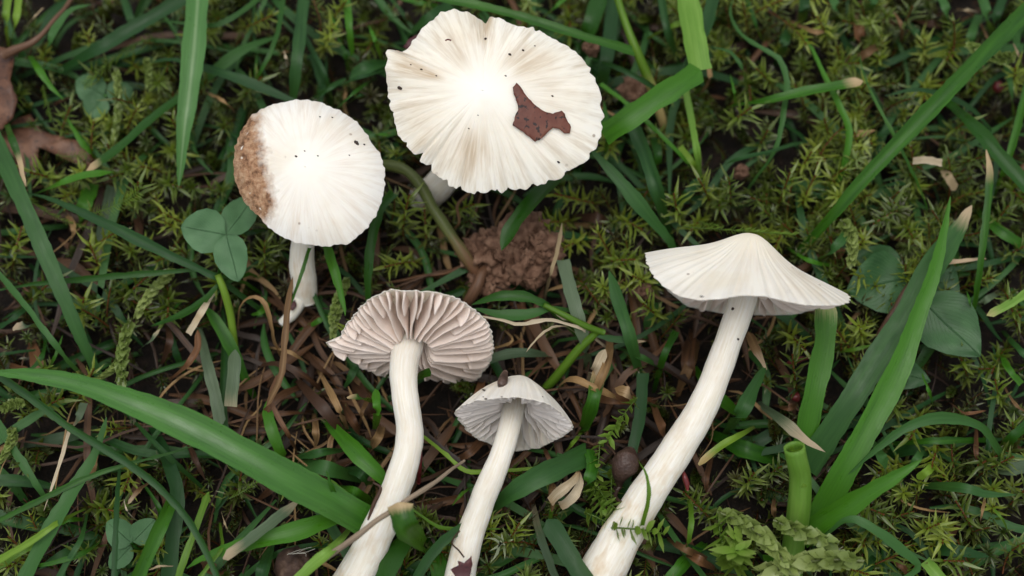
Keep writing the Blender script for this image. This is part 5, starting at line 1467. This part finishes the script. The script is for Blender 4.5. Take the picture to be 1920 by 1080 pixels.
fronds = [  # kind, base, tip, heights, thickness, label
    ('plump', (345, 1), (0, 0), 0, 0, 0, None),
    ('feather', (258, 82), (148, 142), 8, 11, 1.1, "feathery moss frond trailing toward shaded clover"),
    ('plump', (216, 128), (240, 250), 10, 8, .72, "knobbly green moss strand hanging beside shaded clover"),
    ('plump', (272, 108), (288, 152), 9, 9, .7, "short plump moss strand near wide ribbed blade"),
    ('feather', (165, 402), (272, 380), 9, 11, 1.1, "yellow feathery moss sprig left of clover stalk"),
    ('plump', (245, 600), (205, 715), 9, 8, 1.0, "plump knobbly moss strand beneath clover"),
    ('plump', (330, 505), (240, 570), 9, 9, .8, "yellow green moss strand crossing under clover stalk"),
    ('plump', (228, 660), (230, 705), 9, 8, .9, "short bright moss bud tip under clover"),
    ('plump', (655, 520), (608, 600), 9, 9, .8, "moss strand hanging beside scaly cap's stem"),
    ('plump', (640, 575), (610, 625), 10, 9, .7, "pale pointed moss tip above gills up mushroom"),
    ('feather', (1280, 425), (1500, 440), 11, 12, .85, "arching feathery moss stem behind tallest mushroom's cap"),
    ('feather', (1310, 415), (1345, 430), 9, 9, .9, "short feathery moss behind tallest mushroom's cap"),
    ('plump', (1575, 412), (1632, 460), 12, 12, 1.25, "curled bright plump moss tip under long diagonal blade"),
    ('plump', (1905, 105), (1840, 125), 14, 15, 1.1, "bright comb like moss tip beside long diagonal blade"),
    ('thread', (1195, 745), (1125, 830), 12, 12, .9, "leafy green moss thread beside forked dry straws"),
    ('thread', (1125, 825), (1120, 925), 12, 12, .9, "leafy green moss thread beside papery husk"),
    ('thread', (1118, 905), (1150, 985), 11, 12, 1.0, "leafy green moss thread at foot of tallest mushroom's stem"),
    ('thread', (1095, 960), (1165, 985), 10, 12, 1.15, "loose leafy moss against tallest mushroom's stem"),
    ('thread', (1145, 990), (1250, 992), 14.2, 14.6, 1.35, "leafy moss sprig lying across foot of tallest stem"),
    ('thread', (1100, 900), (1150, 955), 9, 10, 1.1, "loose leafy moss beside papery husk"),
    ('thread', (1150, 870), (1135, 960), 8, 10, 1.1, "loose leafy moss behind shrivelled bud"),
    ('plump', (1345, 960), (1500, 1005), 12, 14, 1.35, "pale plump moss frond reaching to strap leaf shoot"),
    ('plump', (1620, 1052), (1440, 1032), 15, 15, 1.5, "thickest pale plump moss frond across strap leaf shoot"),
    ('plump', (1450, 975), (1560, 1030), 14, 15, 1.3, "pale plump moss branch between two thicker fronds"),
    ('thread', (1380, 1060), (1320, 1010), 10, 12, 1.8, "translucent wide leaved moss rosette below pale fronds"),
    ('thread', (1375, 1060), (1370, 1000), 10, 13, 1.8, "translucent wide leaved moss rosette below pale fronds"),
    ('thread', (1375, 1060), (1415, 1040), 10, 12, 1.8, "translucent wide leaved moss rosette below pale fronds"),
    ('star', (1880, 1075), (1888, 985), 7, 12, 1.3, "upright shaggy moss spike beside flat bluish blade"),
    ('star', (1690, 395), (1690, 380), 8, 13, 1.3, "large star of moss beside long diagonal blade"),
    ('star', (1530, 330), (1530, 235), 7, 11, 1.3, "upright shaggy moss spike in mossy turf"),
    ('star', (1785, 110), (1800, 40), 8, 11, 1.2, "shaggy moss spike near top grass blades"),
    ('star', (1440, 20), (1540, 75), 8, 11, 1.1, "leaning moss spike near brown tipped blade"),
    ('star', (600, 60), (612, 25), 8, 11, 1.2, "shaggy moss spike above scaly cap"),
    ('feather', (430, 935), (500, 905), 11, 12, 1.0, "pale needle leaved moss sprig under long glossy blade"),
    ('plump', (20, 800), (40, 850), 9, 8, .9, "plump moss tip beneath long glossy blade"),
    ('plump', (0, 770), (50, 740), 8, 9, .9, "yellowish plump moss tip beneath long glossy blade"),
    ('feather', (50, 370), (135, 450), 8, 9, .8, "reddish feathery moss sprig near brown lobed leaf"),
    ('feather', (80, 160), (95, 215), 9, 9, .9, "feathery moss sprig beside brown lobed leaf"),
    ('feather', (105, 290), (160, 305), 9, 8, .9, "olive moss sprig over brown lobed leaf"),
]
for kd, b_, t_, zb, zt, th, lab in fronds:
    if lab:
        moss_at(kd, b_, t_, zb, zt, th, lab)

# carpet: thousands of low shoots, one mass
def scatter(name, arrs, n, zfun, mat, attname, label, cat, dens, tilt, scale, ext=(0.118, 0.088), kind="stuff", zmax=0.011):
    Vs, Fs, As = [], [], []
    off = 0
    made = 0
    tries = 0
    while made < n and tries < n * 8:
        tries += 1
        x, y = rng.uniform(-ext[0], ext[0]), rng.uniform(-ext[1], ext[1] + 0.01)
        q = to_px(np.array([x, y, 0.004]))[0]
        if rng.random() > dens(q[0], q[1], x, y):
            continue
        V, F, A = arrs[rng.integers(len(arrs))]
        s = rng.uniform(*scale)
        az, tl, sp = rng.uniform(0, 6.28), rng.uniform(*tilt), rng.uniform(0, 6.28)
        Rz = np.array([[math.cos(sp), -math.sin(sp), 0], [math.sin(sp), math.cos(sp), 0], [0, 0, 1]])
        Ry = np.array([[math.cos(tl), 0, math.sin(tl)], [0, 1, 0], [-math.sin(tl), 0, math.cos(tl)]])
        Ra = np.array([[math.cos(az), -math.sin(az), 0], [math.sin(az), math.cos(az), 0], [0, 0, 1]])
        W = (V * s) @ (Ra @ Ry @ Rz).T + np.array([x, y, zfun(x, y)])
        Vs.append(W); Fs.append(F + off); off += len(W)
        B = A.copy(); B[:, 2] = rng.random()
        As.append(B)
        made += 1
    V = np.vstack(Vs)
    V[:, 2] = np.clip(V[:, 2], -0.0015, zmax)
    me = mesh_of(name, V, np.vstack(Fs), M[mat], {attname: np.vstack(As)})
    o = link(name, me)
    tag(o, label, cat, kind=kind)
    return o


LITTER = [(600, 780, 130), (520, 720, 110), (1130, 760, 110), (1260, 700, 100), (330, 800, 90), (950, 480, 85), (700, 860, 90), (960, 640, 70), (900, 860, 70), (80, 480, 80), (1300, 640, 80)]


def litter_w(px, py):
    return min(1.0, sum(math.exp(-((px - a) ** 2 + (py - b) ** 2) / (2 * s * s)) for a, b, s in LITTER))


def patchy(x, y, k, seed):
    return 0.5 + 0.5 * noise.noise(Vector((x * k, y * k, seed))) + 0.25 * noise.noise(Vector((x * k * 3, y * k * 3, seed)))


CARP = [moss_arr('star', L, 300 + i) for i, L in enumerate([5, 6, 7, 8, 9, 6, 7])] + [moss_arr('feather', L, 330 + i) for i, L in enumerate([6, 8, 9, 7])] + [moss_arr('plump', L, 350 + i) for i, L in enumerate([6, 7])]
scatter("moss", CARP, 6200, lambda x, y: soil_height(x, y) + rng.uniform(0, 0.0018), 'moss_low', "mc", "low carpet of green and olive moss covering the soil", "moss",
        lambda px, py, x, y: (0.30 + 0.7 * smooth(0.35, 0.65, patchy(x, y, 60, 2.0))) * (1 - 0.75 * litter_w(px, py)), (0.1, 1.35), (0.6, 1.0))
BR = [moss_arr('star', L, 400 + i) for i, L in enumerate([7, 8, 9, 10, 8])]
scatter("moss_tuft_mass", BR, 1300, lambda x, y: soil_height(x, y) + rng.uniform(0.000, 0.002), 'moss', "mc", "brighter star leaved moss rising in patches through the carpet", "moss",
        lambda px, py, x, y: smooth(0.45, 0.7, patchy(x, y, 45, 6.0)) * (1 - 0.9 * litter_w(px, py)) * (1.0 if px > 1150 else 0.45), (0.1, 1.0), (0.85, 1.3))


def straw_arr(L, W, seed, n=9):
    g = np.random.default_rng(seed)
    t = np.linspace(0, 1, n)
    a = g.uniform(-.5, .5)
    P = np.column_stack([L * t, 0.9 * a * L * t * t + 0.035 * L * np.sin(t * g.uniform(3, 9) + g.uniform(0, 6)), 0.14 * L * np.sin(math.pi * t) + 0.5]) * MM
    Wd = W * MM * np.clip(np.minimum(t, 1 - t) / 0.3 + 0.25, 0, 1)
    V, F, A = blade_arrays(P, Wd, np.linspace(g.uniform(-.6, .6), g.uniform(-.6, .6), n), g.uniform(0, .7))
    return V, np.vstack([F[:, [0, 1, 2]], F[:, [0, 2, 3]]]), A


def rnd_mesh(o):
    me = o.data
    # one number per strand, carried in the third component while scattering
    v = np.zeros(len(me.vertices) * 3, np.float32)
    me.attributes["bl"].data.foreach_get("vector", v)
    v = v.reshape(-1, 3)
    t = me.attributes.new("rnd", 'FLOAT', 'POINT')
    t.data.foreach_set("value", np.ascontiguousarray(v[:, 2]))
    v[:, 2] = 0
    me.attributes["bl"].data.foreach_set("vector", v.ravel())


ST = [straw_arr(rng.uniform(7, 24), 0.22 + 1.2 * rng.random() ** 2.5, 500 + i) for i in range(28)]
rnd_mesh(scatter("litter", ST, 900, lambda x, y: soil_height(x, y) + rng.uniform(0.0, 0.003), 'L', "bl", "matted brown dead grass lying on the soil", "dead grass",
                 lambda px, py, x, y: 0.10 + 0.90 * litter_w(px, py), (-0.2, 0.12), (0.5, 1.3), zmax=0.006))
rnd_mesh(scatter("pale_litter", ST, 200, lambda x, y: soil_height(x, y) + rng.uniform(0.0, 0.005), 'D', "bl", "scattered tan straw bits in the matted litter", "dead grass",
                 lambda px, py, x, y: 0.12 + 0.88 * litter_w(px, py), (-0.2, 0.12), (0.4, 0.9), zmax=0.0065))
GR = [straw_arr(rng.uniform(14, 38), rng.uniform(0.7, 2.0), 600 + i, 12) for i in range(14)]
rnd_mesh(scatter("grass", GR, 760, lambda x, y: soil_height(x, y) + rng.uniform(0.0, 0.004), 'B', "bl", "tangled low grass beneath the taller blades", "grass",
                 lambda px, py, x, y: 0.75 * (1 - 0.6 * litter_w(px, py)), (-0.25, 0.15), (0.5, 1.0), zmax=0.0062))
